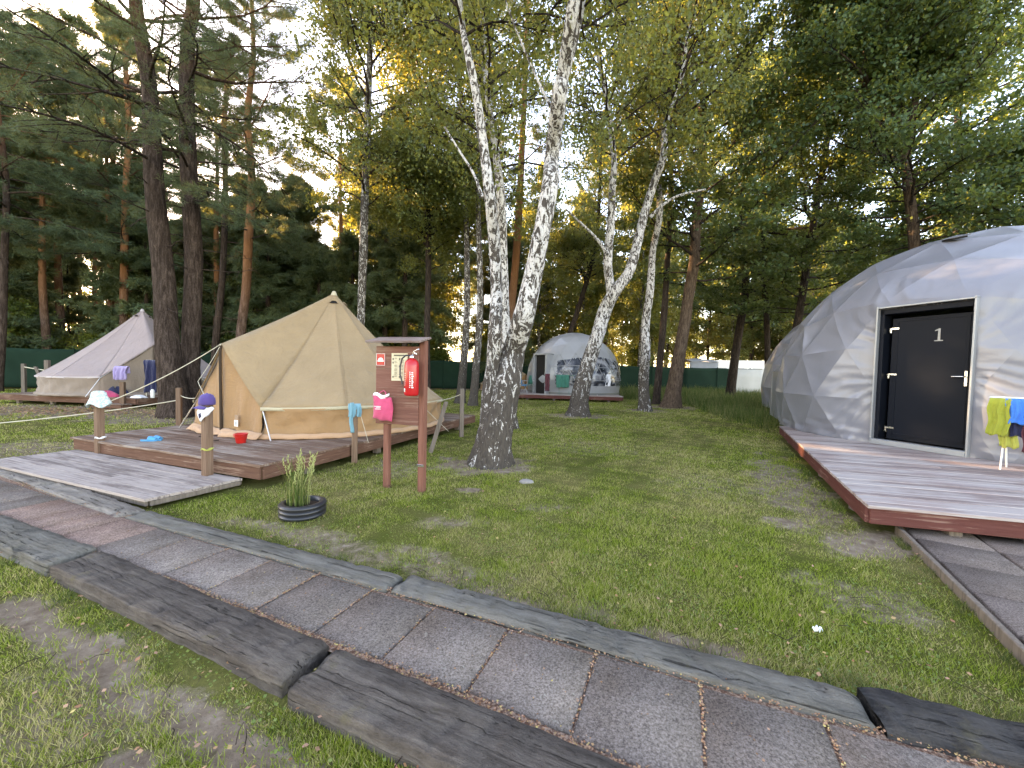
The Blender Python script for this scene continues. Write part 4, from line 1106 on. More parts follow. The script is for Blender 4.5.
drape('towel', 'lime green towel hanging at the left end of the drying rack', 'towel', atr(.19), ra, .30*(pR-pL).length/.75, .50, M['lime'], 2, .012, 3)
drape('towel', 'longer yellow-green towel hanging behind the lime one', 'towel', atr(.36, .10), ra, .16, .66, M['lime2'], 2, .012, 4)
drape('swim_shorts', 'bright blue swim shorts over the drying rack by the door', 'shorts', atr(.58), ra, .26, .33, M['blue'], 2, .02, 5)
drape('swimsuit', 'dark navy garment hanging below the bright blue shorts', 'garment', atr(.60, .07), ra, .22, .5, M['navy'], 2, .02, 6)
drape('swimsuit', 'dark maroon garment at the right end of the rack by the door', 'garment', atr(.82, .05), ra, .2, .7, M['maroon'], 2, .02, 7)
# pink tent items
for args in (('towel', 'lilac towel bundled on the post before the pinkish tent', (-12.0, 11.83, 1.30), .45, .42, 'lilac', 3, .05, 8),
             ('towel', 'dark navy towel hanging beside the pinkish tent entrance', (-11.55, 12.3, 1.52), .42, 1.05, 'navy', 2, .03, 9)):
    nm, lab, lc, wd, hg, mt, fo, am, sd_ = args; drape(nm, lab, 'towel', lc, -.1, wd, hg, M[mt], fo, am, sd_, thick=.015)
rack_t = thing('clothes_stand', 'thin metal clothes stand at the pinkish tent entrance', 'stand', (-11.45, 12.35, .3))
MB().tube([(-.3, 0, 1.2), (.3, 0, 1.2)], .012, 6).build('bar', M['metal'], rack_t); MB().tube([(-.3, 0, 0), (-.3, 0, 1.2)], .012, 6).build('leg', M['metal'], rack_t); MB().tube([(.3, 0, 0), (.3, 0, 1.2)], .012, 6).build('leg', M['metal'], rack_t)
def heap(label, name, cat, loc, s, mat, seed):
    r = random.Random(seed); mb = MB(); ph = [r.uniform(0, 6) for _ in range(4)]
    def fn(u, v):
        a = u*2*math.pi; el = v*math.pi/2; k = 1+.18*math.sin(a*3+ph[0])+.12*math.sin(a*5+ph[1]+v*4)
        return (s[0]*k*math.cos(a)*math.cos(el), s[1]*k*math.sin(a)*math.cos(el), s[2]*math.sin(el)*(1+.15*math.sin(a*4+ph[2])))
    mb.grid(fn, 24, 8); return tag(mb.build(name, M[mat], None, loc), label, cat)
heap('bright pink bundle lying on the pinkish tent deck', 'clothes_bundle', 'clothes', (-12.9, 12.25, .30), (.27, .18, .18), 'pink', 1)
heap('dark navy bundle behind the bright pink one', 'clothes_bundle', 'clothes', (-13.05, 12.6, .30), (.42, .22, .30), 'navy', 2)
heap('white folded cloth on the edge of the pinkish tent deck', 'folded_cloth', 'cloth', (-11.85, 12.2, .30), (.22, .15, .08), 'white_cloth', 6)
bt = thing('water_bottle', 'white plastic bottle standing on the pinkish tent deck', 'bottle', (G(153, 391, .3).x+.4, 12.25, .30)); bt.location.x = AT(154, 385, 12.3).x
MB().lathe([(0, 0), (.05, 0), (.055, .02), (.055, .22), (.03, .28), (.022, .30)], 14).build('bottle_body', M['white'], bt); MB().lathe([(.025, .30), (.025, .34), (0, .34)], 12).build('cap', M['skyblue_plastic'], bt)
# far dome deck things
rack('small green-framed drying rack on the distant deck', (1.75+.8, 18.9, .3), 0, 1.0, .4, .95, 'teal')
drape('towel', 'green towel hanging on the distant rack', 'towel', (2.45, 18.65, 1.28), 0, .62, .62, M['teal'], 3, .03, 11, thick=.01)
drape('towel', 'dark maroon towel left of the green one on the distant deck', 'towel', (1.72, 18.75, 1.32), 0, .22, .85, M['maroon'], 2, .03, 12, thick=.01)
drape('towel', 'blue garment hanging right of the green towel', 'towel', (3.15, 18.8, 1.38), 0, .5, .8, M['blue_cloth'] if False else M['navy'], 2, .05, 13, thick=.01)
drape('towel', 'white cloth hung in front of the distant dome window', 'towel', (4.65, 19.1, 1.35), 0, .45, .6, M['white_cloth'], 2, .04, 14, thick=.01)
def chair(label, loc, rz, mat):
    t = thing('camp_chair', label, 'chair', loc, rz, 'camp chairs on the distant deck')
    MB().grid(lambda u, v: ((u-.5)*.5, (v-.5)*.45, .42-.04*math.sin(math.pi*u)), 6, 4).build('seat', M[mat], t, thick=.012)
    MB().grid(lambda u, v: ((u-.5)*.5, .22+.12*v, .44+.45*v), 6, 4).build('backrest', M[mat], t, thick=.012)
    for x in (-.25, .25):
        MB().tube([(x, -.22, .62), (x, .24, .62)], .014, 6).build('armrest', M['metal'], t)
        for y in (-.22, .22): MB().tube([(x, -y, 0), (x, y, .42 if y < 0 else .62)], .012, 6).build('leg', M['metal'], t)
chair('turquoise camp chair at the left end of the distant deck', (.45, 19.3, .3), .6, 'skyblue_plastic')
chair('teal camp chair just left of the distant dome doorway', (.95, 19.9, .3), -.5, 'teal')
chair('dark camp chair before the distant dome window', (3.9, 19.0, .3), .2, 'navy')

# ---------------------------------------------------------------- fence, caravans
FP = [(-34, 16.5), (-25, 18.6), (-12, 24.2), (0, 28.5), (14, 31.5), (26, 33.5)]
def fence(pts, h):
    t = thing('screen_fence', 'dark green privacy screen fence running along the forest edge', 'fence', (pts[0][0], pts[0][1], 0))
    o = Vector((*pts[0], 0)); mb = MB()
    for a, b in zip(pts, pts[1:]):
        a = Vector((*a, 0))-o; b = Vector((*b, 0))-o; L = (b-a).length; nrm = Vector((-(b-a).y, (b-a).x, 0)).normalized(); n = int(L/2.5)
        mb.grid(lambda u, v: a.lerp(b, u)+Vector((0, 0, .05+(h-.05)*v-.04*math.sin(u*n*math.pi)**2*v))+nrm*(.05*math.sin(u*n*math.pi*2+v)*math.sin(math.pi*v)), n*6, 8)
        for k in range(n):
            q = a.lerp(b, k/n); MB().tube([(0, 0, 0), (0, 0, h+.06)], .03, 8).build('post', M['metal'] if False else M['green_screen'], t, q-nrm*.05)
    mb.build('screen', M['green_screen'], t, thick=.01)
fence(FP, 2.0)
cv = thing('caravan', 'white caravan standing behind the green fence at the right', 'caravan', (20.6, 36, 0), .1)
mb = MB(); prof = [(-2.9, .5), (-3.0, 1.2), (-2.75, 2.3), (-2.45, 2.75), (2.5, 2.82), (2.85, 2.3), (3.0, 1.3), (2.9, .5)]
n_ = len(prof); mb.add([(x, -1.1, z) for x, z in prof]+[(x, 1.1, z) for x, z in prof], [tuple(range(n_)), tuple(range(n_, 2*n_))]+[(k, (k+1) % n_, n_+(k+1) % n_, n_+k) for k in range(n_)]); mb.build('body', M['caravan'], cv)
for x, wd in ((-1.9, .9), (-.3, 1.1), (1.6, .8)):
    o = MB().box((x, -1.12, 1.75), (wd+.1, .04, .66)).build('window_frame', M['trim'], cv); MB().box((x, -1.15, 1.75), (wd, .03, .56)).build('pane', M['glass'], o)
MB().box((.75, -1.12, 1.4), (.62, .03, 1.7)).build('door', M['white'], cv)
MB().box((0, -1.125, 1.1), (5.6, .02, .07)).build('stripe', M['navy'], cv)
for x in (-.5, .4): 
    mb = MB(); mb.tube([(x, -1.0, .33), (x, -.8, .33)], .33, 18); mb.build('wheel', M['rubber'], cv)
cv2 = thing('awning_tent', 'grey awning roof showing above the fence left of the caravan', 'awning', (16.3, 34.5, 0), .08)
mb = MB(); mb.grid(lambda u, v: ((u-.5)*2.6, (v-.5)*3, 2.55+.25*math.sin(math.pi*v)-.05*math.sin(u*9)), 10, 8); mb.build('awning_roof', M['tarp'], cv2, thick=.03)
mb = MB(); mb.grid(lambda u, v: ((u-.5)*2.55, -1.45, 2.5*(1-v)), 8, 2); mb.build('awning_wall', M['tarp'], cv2, thick=.02)
for x in (-1.25, 1.25): MB().tube([(x, 1.4, 0), (x, 1.4, 2.55)], .03, 6).build('pole', M['metal'], cv2)
wb = thing('windbreak', 'light grey windbreak panel at the right end of the green fence', 'windbreak', (16.5, 27.0, 0), .03)
MB().grid(lambda u, v: ((u-.5)*2.3, .03*math.sin(u*9), 1.82*v+.05), 10, 3).build('panel', M['windbreak'], wb, thick=.03)
for x in (-1.15, 0, 1.15): MB().tube([(x, .05, 0), (x, .05, 1.9)], .025, 6).build('pole', M['metal'], wb)

# ---------------------------------------------------------------- trees
def unit(v): return v/ (np.linalg.norm(v, axis=-1, keepdims=True)+1e-9)
def leaf_mesh(C_, size, r, elong=1.5, droop=0., flat=0.):
    n = len(C_); nrm = unit(r.normal(size=(n, 3))+np.array([0, 0, flat])); ax = r.normal(size=(n, 3))+np.array([0, 0, -droop])
    ax = unit(ax-nrm*(ax*nrm).sum(1, keepdims=True)); sd_ = np.cross(nrm, ax); s = size*r.uniform(.6, 1.25, (n, 1))
    V = np.stack([C_-ax*s*elong/2, C_+sd_*s*.5+ax*s*.05, C_+ax*s*elong/2, C_-sd_*s*.5+ax*s*.05], 1).reshape(-1, 3)
    return V, np.arange(n*4).reshape(-1, 4)
def needle_mesh(C_, D_, L, wdt, k, r):
    """bursts of k narrow triangles at each centre, leaning along D_"""
    n = len(C_); C2 = np.repeat(C_, k, 0); dr = unit(np.repeat(D_, k, 0)*.9+r.normal(size=(n*k, 3))*.75)
    sd_ = unit(np.cross(dr, r.normal(size=(n*k, 3)))); ln = L*r.uniform(.6, 1.15, (n*k, 1)); C2 = C2+r.normal(size=C2.shape)*L*.25
    V = np.stack([C2-sd_*wdt/2, C2+sd_*wdt/2, C2+dr*ln], 1).reshape(-1, 3)
    return V, np.arange(n*k*3).reshape(-1, 3)
def interp_tr(pts, rad, s):
    s = s*(len(pts)-1); i = min(int(s), len(pts)-2); f = s-i
    return pts[i].lerp(pts[i+1], f), rad[i]*(1-f)+rad[i+1]*f, (pts[i+1]-pts[i]).normalized()
def smooth_poly(pts, rad, m=4):
    P, Rr = [], []
    n = len(pts)
    for i in range(n-1):
        p0 = pts[max(i-1, 0)]; p1 = pts[i]; p2 = pts[i+1]; p3 = pts[min(i+2, n-1)]
        for k in range(m):
            t = k/m; P.append(.5*((2*p1)+(p2-p0)*t+(2*p0-5*p1+4*p2-p3)*t*t+(3*p1-p0-3*p2+p3)*t**3)); Rr.append(rad[i]*(1-t)+rad[i+1]*t)
    P.append(pts[-1]); Rr.append(rad[-1]); return P, Rr
def grow(mb, axis_pts, axis_rad, spec, r):
    """branches from a trunk; returns leaf anchor points and outward directions"""
    A, Dn = [], []
    z0, z1, n1, Lm = spec['z0'], spec['z1'], spec['n1'], spec['L']
    zs = [p.z for p in axis_pts]; cnt = 0
    for i in range(n1):
        f = (i+r.random())/n1; z = z0+(z1-z0)*f
        j = 0
        while j < len(zs)-2 and zs[j+1] < z: j += 1
        t = (z-zs[j])/max(1e-6, zs[j+1]-zs[j]); t = min(max(t, 0), 1)
        p = axis_pts[j].lerp(axis_pts[j+1], t); tr = axis_rad[j]*(1-t)+axis_rad[j+1]*t
        az = i*2.4+r.uniform(-.5, .5)
        prof = spec.get('prof', lambda f: math.sin(math.pi*min(1, .25+f*.75))**.7)(f)
        L = Lm*prof*r.uniform(.65, 1.15); el = spec['el'](f)+r.uniform(-.2, .2)
        dv = Vector((math.cos(az)*math.cos(el), math.sin(az)*math.cos(el), math.sin(el)))
        ns = 6; pts = [p]; q = p.copy(); dd = dv.copy()
        for k in range(ns):
            q = q+dd*(L/ns); pts.append(q.copy()); dd = (dd+Vector((r.uniform(-.26, .26), r.uniform(-.26, .26), r.uniform(-.16, .12)+spec['curve']))).normalized()
        br = min(tr*.5, .007+L*.011); mb.tube(pts, [br*(1-.8*k/ns) for k in range(ns+1)], 5, cap=False)
        for k in range(spec['n2']):
            s = .22+.78*(k+r.random())/spec['n2']; q, _, td = interp_tr(pts, [1]*(ns+1), s)
            sl_ = L*(.42-.22*s)*r.uniform(.6, 1.3)+.15; yaw = r.choice((-1, 1))*r.uniform(.4, 1.3)
            d2 = Matrix.Rotation(yaw, 3, 'Z') @ td; d2 = (d2+Vector((0, 0, r.uniform(-.25, .3)+spec['curve']))).normalized(); p2 = [q]; qq = q.copy()
            for kk in range(3):
                qq = qq+d2*sl_/3; p2.append(qq.copy()); d2 = (d2+Vector((r.uniform(-.2, .2), r.uniform(-.2, .2), spec['curve']*1.5))).normalized()
            mb.tube(p2, [br*.35, br*.25, br*.15, .002], 3, cap=False)
            m = spec['m']; u = np.sort(r.random() for _ in range(0)) if False else None
            for kk in range(m):
                s2 = r.uniform(.15, 1.05); j2 = min(int(s2*3), 2); f2 = s2*3-j2
                c = p2[j2].lerp(p2[j2+1], f2); dirn = (p2[j2+1]-p2[j2]).normalized()
                if spec['hang']:
                    c = c+Vector((r.gauss(0, .05), r.gauss(0, .05), -abs(r.gauss(0, spec['hang']))))
                sp = spec['spread']; A.append((c.x+r.gauss(0, sp), c.y+r.gauss(0, sp), c.z+r.gauss(0, sp*.7))); Dn.append(tuple(dirn))
    return np.array(A), np.array(Dn)
def BI(z0, z1, n1=34, n2=9, m=45, L=2.6): return dict(kind='leaf', z0=z0, z1=z1, n1=n1, n2=n2, m=m, L=L, el=lambda f: .55+.5*f, curve=-.10, hang=.35, spread=.10, leaf=.08, mat='birch_leaf', droop=1.)
def OA(z0, z1, n1=34, n2=11, m=45, L=3.4, leaf=.105): return dict(kind='leaf', z0=z0, z1=z1, n1=n1, n2=n2, m=m, L=L, el=lambda f: .10+.9*f, curve=.02, hang=0, spread=.16, leaf=leaf, mat='oak_leaf', droop=0.)
def PI_(z0, z1, n1=40, n2=9, m=18, L=3.2, nl=.15, nw=.015, k=12, mat='needles', prof=None):
    d = dict(kind='needle', z0=z0, z1=z1, n1=n1, n2=n2, m=m, L=L, el=lambda f: -.05+.7*f, curve=-.015, hang=0, spread=.07, nl=nl, nw=nw, k=k, mat=mat, droop=0.)
    if prof: d['prof'] = prof
    return d
def tree(name, label, cat, y, stems, spec, bark, seed, group=None, flare=True, sides=12, base=None, bare_twigs=0):
    """stems: list of lists (px,py,width px) measured at depth y; the first stem starts on the ground"""
    r = random.Random(seed); rn = np.random.default_rng(seed)
    def conv(st):
        P, Rr = [], []
        for (px, py, wd) in st:
            p = AT(px, py, y); P.append(p); Rr.append(wd/2*y/CAM_F/math.sqrt(1+((px-512)/CAM_F)**2))
        return P, Rr
    b0 = AT(stems[0][0][0], stems[0][0][1], y); base = Vector((b0.x, b0.y, 0))
    t = thing(name, label, cat, base, 0, group)
    mbt = MB(); mbb = MB(); mbt_ax = []
    for si, st in enumerate(stems):
        P, Rr = conv(st); P = [p-base for p in P]
        if si == 0: P[0].z = -.06
        for k in range(1, len(P)): P[k].y += r.uniform(-.05, .05)*k
        if si > 0: P[0].y = min(mbt_ax[0][0], key=lambda q: (q-P[0]).length).y
        P, Rr = smooth_poly(P, Rr, 5)
        if flare and si == 0: Rr = [q*(1+.35*math.exp(-max(0, p.z)/.18)) for p, q in zip(P, Rr)]
        mbt_ax.append((P, Rr)); ph = r.uniform(0, 6)
        mbt.tube(P, Rr, 18 if y < 13 else 10, rough=.035, rng=r)
    As, Ds = [], []
    for P, Rr in mbt_ax:
        top = P[-1].z
        sp = dict(spec); sp['z1'] = min(spec['z1'], top-.1); sp['z0'] = max(spec['z0'], P[0].z+.3)
        if sp['z1'] <= sp['z0']+.5: continue
        A, Dn = grow(mbb, P, Rr, sp, r); As.append(A); Ds.append(Dn)
    for k in range(bare_twigs):
        P, Rr = mbt_ax[0]; zz = r.uniform(2.6, spec['z0']+1); p = min(P, key=lambda q: abs(q.z-zz)); az = r.uniform(0, 6.28); L = r.uniform(.5, 1.9)
        dv = Vector((math.cos(az), math.sin(az), r.uniform(-.15, .25))); pts = [p]
        for q in range(6): pts.append(pts[-1]+dv*L/6+Vector((r.uniform(-.05, .05), r.uniform(-.05, .05), r.uniform(-.07, .04))))
        mbt.tube(pts, [.022, .018, .014, .011, .008, .006, .003], 5, cap=False)
        for q in (2, 3, 4, 5):
            d3 = Vector((r.uniform(-1, 1), r.uniform(-1, 1), r.uniform(-.6, .3)))*.3*L; mbt.tube([pts[q], pts[q]+d3*.5, pts[q]+d3+Vector((0, 0, -.05))], [.007, .005, .002], 4, cap=False)
    mbt.build('trunk', M[bark], t); mbb.build('branches', M['dark_bark'] if spec['kind'] == 'leaf' else M['pine_bark'], t)
    A = np.concatenate(As); Dn = np.concatenate(Ds)
    if spec['kind'] == 'leaf': V, F_ = leaf_mesh(A, spec['leaf'], rn, 1.45, spec['droop'])
    else: V, F_ = needle_mesh(A, Dn, spec['nl'], spec['nw'], spec['k'], rn)
    link('crown', np_mesh('crown', V, F_, M[spec['mat']]), t)
    return t
FG = 'tall trees standing on the lawn'
tree('pine_tree', 'thick grey pine leaning slightly left, left one of the close pair', 'tree', 10.4, [[(177, 418, 36), (172, 380, 30), (167, 342, 26), (160, 280, 24), (156, 200, 21), (152, 150, 20), (147, 80, 17), (143, 0, 14), (138, -120, 11), (134, -260, 6)]],
     PI_(6.0, 17, 42, 10, 11, 3.6, .15, .010, 15), 'pine_bark', 11, FG, bare_twigs=10)
tree('pine_tree', 'upright brown pine, right one of the close pair', 'tree', 11.0, [[(193, 414, 28), (190, 380, 23), (190, 342, 20), (192, 250, 19), (192, 150, 17), (195, 50, 14), (196, 0, 13), (198, -150, 9), (200, -280, 5)]],
     PI_(6.0, 18, 42, 10, 11, 3.7, .15, .010, 15), 'pine_bark', 12, FG, bare_twigs=8)
tree('birch_tree', 'big double-stemmed birch with black and white bark in the middle of the lawn', 'tree', 6.0,
     [[(491, 463, 37), (494, 440, 35), (500, 412, 33), (508, 380, 27), (514, 350, 23), (523, 320, 21), (531, 285, 18), (540, 240, 16), (549, 190, 16), (553, 150, 15), (557, 110, 14), (562, 80, 13), (568, 40, 12), (573, 0, 11), (584, -120, 9), (592, -260, 7), (598, -420, 4)],
      [(489, 425, 20), (490, 395, 18), (493, 365, 14), (495, 330, 13), (496, 290, 12), (494, 240, 12), (490, 200, 11), (484, 150, 9), (477, 100, 8), (467, 50, 7), (459, 0, 6), (448, -120, 5), (436, -260, 3)],
      [(556, 100, 7), (567, 70, 7), (580, 20, 5), (588, -30, 4), (600, -120, 3)],
      [(549, 112, 3), (543, 92, 2.5), (530, 62, 2), (516, 30, 2), (505, -10, 1.5)],
      [(484, 205, 3), (474, 175, 2.5), (460, 150, 2.2), (444, 125, 1.8)]],
     dict(BI(6.6, 14, 34, 8, 30, 2.9), leaf=.055, hang=.6, spread=.16), 'birch', 13, FG)
tree('birch_tree', 'forked birch leaning right in front of the distant dome', 'tree', 12.8,
     [[(578, 417, 21), (580, 395, 18), (588, 365, 15), (598, 335, 14), (606, 310, 14), (614, 292, 12), (629, 270, 10), (644, 220, 9), (654, 185, 8), (661, 160, 7), (668, 120, 6), (681, 75, 5), (692, 30, 4), (702, -30, 3), (715, -120, 2)],
      [(611, 296, 9), (608, 262, 9), (611, 225, 8), (612, 190, 7), (614, 160, 6), (608, 110, 5), (600, 60, 4), (590, 0, 3), (585, -80, 2)],
      [(606, 255, 4), (597, 240, 3), (580, 222, 2.5), (566, 210, 2)],
      [(652, 215, 4), (664, 204, 3), (680, 195, 2.5), (705, 190, 2)]],
     dict(BI(8.2, 16, 44, 9, 40, 3.2), hang=.5), 'birch', 14, FG)
tree('birch_tree', 'slender white birch between the forked birch and the brown oak', 'tree', 15.0,
     [[(645, 411, 13), (644, 380, 11), (645, 350, 9.5), (646, 325, 9), (649, 290, 8), (655, 250, 7), (657, 215, 6.5), (660, 160, 5), (664, 90, 4), (668, 10, 3), (672, -80, 2)]],
     dict(BI(8.6, 18, 44, 9, 46, 3.4), hang=.6), 'birch', 15, FG)
tree('oak_tree', 'brown-barked oak leaning right, left of the tall weeds', 'tree', 16.7,
     [[(671, 406, 20), (675, 380, 15), (680, 350, 13), (685, 320, 12), (688, 297, 11.5), (694, 260, 11), (697, 225, 10), (700, 170, 9), (704, 100, 7), (708, 20, 5), (712, -80, 3)]],
     OA(5.4, 19, 60, 12, 58, 4.8), 'oak_bark', 16, FG)
tree('oak_tree', 'thin dark stem growing close behind the brown oak', 'tree', 18.2,
     [[(656, 400, 8), (661, 350, 7), (665, 310, 7), (668, 270, 6), (670, 200, 5), (672, 120, 4), (675, 30, 3)]], OA(7.5, 18, 26, 9, 40, 3.0), 'dark_bark', 17, FG)
tree('birch_tree', 'dark slim birch rising behind the beige tent', 'tree', 15.5,
     [[(361, 404, 9), (361, 350, 8.5), (361, 310, 8), (364, 250, 9), (366, 200, 8), (367, 150, 7.5), (368, 110, 7), (370, 60, 6), (371, 20, 5), (372, -40, 4), (373, -120, 2)],
      [(370, 48, 4), (380, 30, 3), (392, 10, 3), (405, -20, 2)], [(371, 122, 3), (384, 112, 2), (400, 105, 2), (430, 100, 1)]],
     BI(7.6, 19, 54, 9, 62, 3.9), 'birch_far', 18, FG)
tree('young_birch', 'thin spreading tree with raised limbs behind the notice board', 'tree', 17.5,
     [[(428, 396, 6.5), (427, 330, 6), (428, 280, 6), (428, 230, 5.5), (427, 180, 5), (429, 120, 4), (430, 50, 3), (431, -20, 2)], [(428, 245, 3), (416, 215, 2.5), (402, 180, 2), (390, 150, 1.5)], [(428, 225, 3), (438, 200, 2), (448, 172, 2)]],
     BI(5.8, 17, 50, 9, 58, 3.5), 'dark_bark', 19, FG)
tree('birch_tree', 'dark-footed birch left of the big double birch', 'tree', 16.3,
     [[(460, 398, 10), (463, 370, 8), (466, 330, 7), (467, 280, 6), (465, 200, 5), (462, 120, 4), (458, 40, 3), (455, -40, 2)]], BI(6.8, 17, 40, 8, 50, 2.7), 'birch_far', 20, FG)
tree('birch_tree', 'slim birch directly left of the big double birch', 'tree', 15.4,
     [[(473, 400, 9), (476, 370, 7.5), (479, 330, 7), (480, 280, 6), (478, 200, 5), (479, 120, 4), (481, 40, 3), (484, -60, 2)]], BI(7.0, 17, 34, 8, 45, 2.6), 'birch_far', 21, FG)
tree('pine_tree', 'red-barked pine seen between the stems of the double birch', 'tree', 20.,
     [[(505, 395, 8), (509, 330, 8), (515, 270, 7.5), (519, 212, 7), (522, 150, 6), (525, 80, 5), (528, 0, 4), (530, -60, 2)]], PI_(10, 21, 30, 8, 16, 3.0, .2, .02, 12), 'pine_red', 22, FG)
tree('birch_tree', 'pale birch stem rising just behind the left stem of the double birch', 'tree', 9.6,
     [[(512, 424, 12), (508, 380, 11), (505, 320, 10), (503, 260, 9), (501, 200, 8.5), (494, 140, 7), (487, 90, 6), (483, 30, 5), (480, -60, 3)]], dict(BI(6.2, 13, 34, 8, 45, 2.9), leaf=.06, hang=.6), 'birch', 23, FG)
tree('pine_tree', 'red-orange pine with crooked stem behind the beige tent ridge', 'tree', 18,
     [[(238, 396, 10), (241, 330, 10), (245, 290, 9), (250, 237, 9), (249, 180, 8), (250, 120, 7), (252, 50, 5), (254, -30, 3)]], PI_(7, 19, 44, 9, 18, 3.4, .19, .018, 12), 'pine_red', 24, FG, bare_twigs=5)
tree('pine_tree', 'grey pine stem right behind the close pair of pines', 'tree', 21, [[(212, 390, 8), (217, 330, 7.5), (221, 280, 7), (224, 200, 6), (226, 120, 5), (228, 40, 3)]], PI_(8, 19, 36, 8, 16, 3.2, .2, .02, 12), 'pine_bark', 25, FG)
tree('pine_tree', 'orange-barked pine behind the pinkish tent peak', 'tree', 21, [[(121, 388, 10), (123, 330, 9), (125, 290, 9), (127, 207, 8), (128, 130, 7), (130, 60, 5), (131, 0, 3)]], PI_(6.2, 19, 46, 9, 18, 3.6, .2, .02, 12), 'pine_red', 26, FG, bare_twigs=5)
tree('pine_tree', 'dark pine at the far left edge of the picture', 'tree', 17, [[(-2, 392, 11), (2, 330, 10), (3, 260, 9), (2, 180, 8), (0, 100, 6), (-2, 20, 4)]], PI_(7, 16, 44, 9, 18, 3.8, .18, .017, 12), 'pine_bark', 27, FG, bare_twigs=4)
tree('oak_tree', 'crooked tree with a bent limb rising behind the numbered dome', 'tree', 14.0,
     [[(912, 405, 18), (912, 330, 15), (912, 242, 13), (907, 163, 11.5), (906, 128, 11), (911, 90, 7), (914, 40, 3)], [(906, 131, 9), (893, 119, 9), (880, 106, 9), (870, 90, 8), (864, 72, 7.5), (865, 48, 7), (858, 32, 6.5), (848, 18, 6), (836, 0, 5), (822, -40, 4), (812, -110, 2)],
      [(899, 75, 4), (888, 62, 3), (884, 30, 2.5), (886, -20, 2)]],
     OA(6.0, 18, 60, 13, 56, 3.5, .09), 'oak_bark', 28, FG)
tree('oak_tree', 'leafy tree beyond the right end of the numbered dome', 'tree', 13.5,
     [[(1045, 400, 20), (1050, 300, 16), (1052, 200, 12), (1050, 120, 8), (1045, 60, 4), (1043, 30, 2)]], OA(4.4, 9.6, 50, 13, 66, 4.4, .09), 'dark_bark', 29, FG)
tree('maple_tree', 'dark upright tree at the left end of the windbreak panel', 'tree', 24.,
     [[(730, 392, 11), (734, 365, 9), (738, 335, 8.5), (744, 290, 8), (747, 230, 7), (749, 170, 6), (751, 100, 5), (753, 30, 3)]], OA(4.6, 20, 66, 12, 55, 5.2, .125), 'dark_bark', 30, FG)
tree('maple_tree', 'dark tree leaning right above the left shoulder of the numbered dome', 'tree', 19.,
     [[(786, 400, 10), (790, 350, 9), (797, 320, 8.5), (808, 255, 8), (820, 189, 7), (826, 130, 6), (832, 60, 4), (836, -20, 3)]], OA(4.4, 19, 66, 12, 60, 5.0, .11), 'dark_bark', 31, FG)
tree('maple_tree', 'slim dark tree left of the leaning one near the dome', 'tree', 22., [[(768, 395, 7), (767, 350, 6), (766, 321, 6), (762, 250, 5.5), (765, 180, 5), (770, 100, 4), (774, 20, 3)]], OA(5, 19, 44, 11, 45, 4.2, .10), 'dark_bark', 32, FG)
tree('birch_tree', 'slender leaning dark stem just right of the distant dome', 'tree', 24., [[(556, 385, 6), (565, 350, 5.5), (578, 310, 5), (590, 270, 4.5), (596, 240, 4), (600, 190, 3.5), (602, 120, 3)], [(588, 285, 3), (578, 262, 2.5), (566, 240, 2)]], BI(7, 17, 34, 8, 45, 3.2), 'dark_bark', 33, FG)

tree('maple_tree', 'tall sunlit tree rising highest in the upper right corner', 'tree', 25., [[(955, 392, 12), (956, 320, 11), (958, 200, 10), (960, 100, 9), (958, 0, 8), (955, -60, 5), (953, -130, 3)]],
     dict(OA(11, 32, 70, 12, 60, 6.5, .15), mat='bush_leaf'), 'dark_bark', 34, FG)
for sd__, (px_, yy_, hh_) in enumerate(((283, 25, 300), (300, 27, 262), (318, 24, 250), (338, 26, 262), (352, 23, 240), (385, 24, 190), (405, 22, 210), (268, 24, 200))):
    tree('pine_tree', ['bushy pine directly left of the beige tent peak', 'second bushy pine left of the beige tent peak', 'short pine at the foot of the open sky', 'pine just behind the beige tent peak', 'dense pine right of the dark slim birch foot', 'leafy pine above the notice board roof', 'pine right of the notice board, behind the thin tree', 'tall pine bordering the open sky on its left'][sd__], 'tree', yy_,
         [[(px_, 392, 7), (px_, (392+hh_)/2, 5), (px_+2, hh_, 1.5)]], dict(PI_(1.6 if hh_ > 230 else 4, 30, 44, 9, 14, 2.6, .30, .05, 9, 'needles_far'), prof=lambda f: 1-.75*f), 'pine_bark', 300+sd__, FG)

# background trees: a few built once, then copied
def proto(name, label, cat, group, H, r0, spec, bark, seed, lean=.03):
    r = random.Random(seed); rn = np.random.default_rng(seed); pts = []; rad = []
    x = y = 0
    for k in range(9):
        pts.append(Vector((x, y, H*k/8-(.1 if k == 0 else 0)))); rad.append(r0*(1-.88*k/8)*(1.25 if k == 0 else 1)); x += r.uniform(-lean, lean)*H/8; y += r.uniform(-lean, lean)*H/8
    P, Rr = smooth_poly(pts, rad, 3); mb = MB(); mb.tube(P, Rr, 8, rough=.03, rng=r)
    A, Dn = grow(mb, P, Rr, spec, r); t = thing(name, label, cat, (0, 0, 0), 0, group); mb.build('trunk', M[bark], t)
    if spec['kind'] == 'leaf': V, F_ = leaf_mesh(A, spec['leaf'], rn, 1.4, spec['droop'])
    else: V, F_ = needle_mesh(A, Dn, spec['nl'], spec['nw'], spec['k'], rn)
    link('crown', np_mesh('crown', V, F_, M[spec['mat']]), t); return t
def copy_tree(o, loc, rz, s):
    c = o.copy(); col.objects.link(c); c.location = loc; c.rotation_euler = (0, 0, rz); c.scale = (s, s, s)
    for ch in o.children:
        k = ch.copy(); col.objects.link(k); k.parent = c
    return c
fp = lambda z0, z1, n1, L: PI_(z0, z1, n1, 9, 12, L, .32, .055, 9, 'needles_far')
fb_ = lambda z0, z1, n1, L, leaf=.15: dict(BI(z0, z1, n1, 9, 36, L), leaf=leaf, hang=.5, spread=.2)
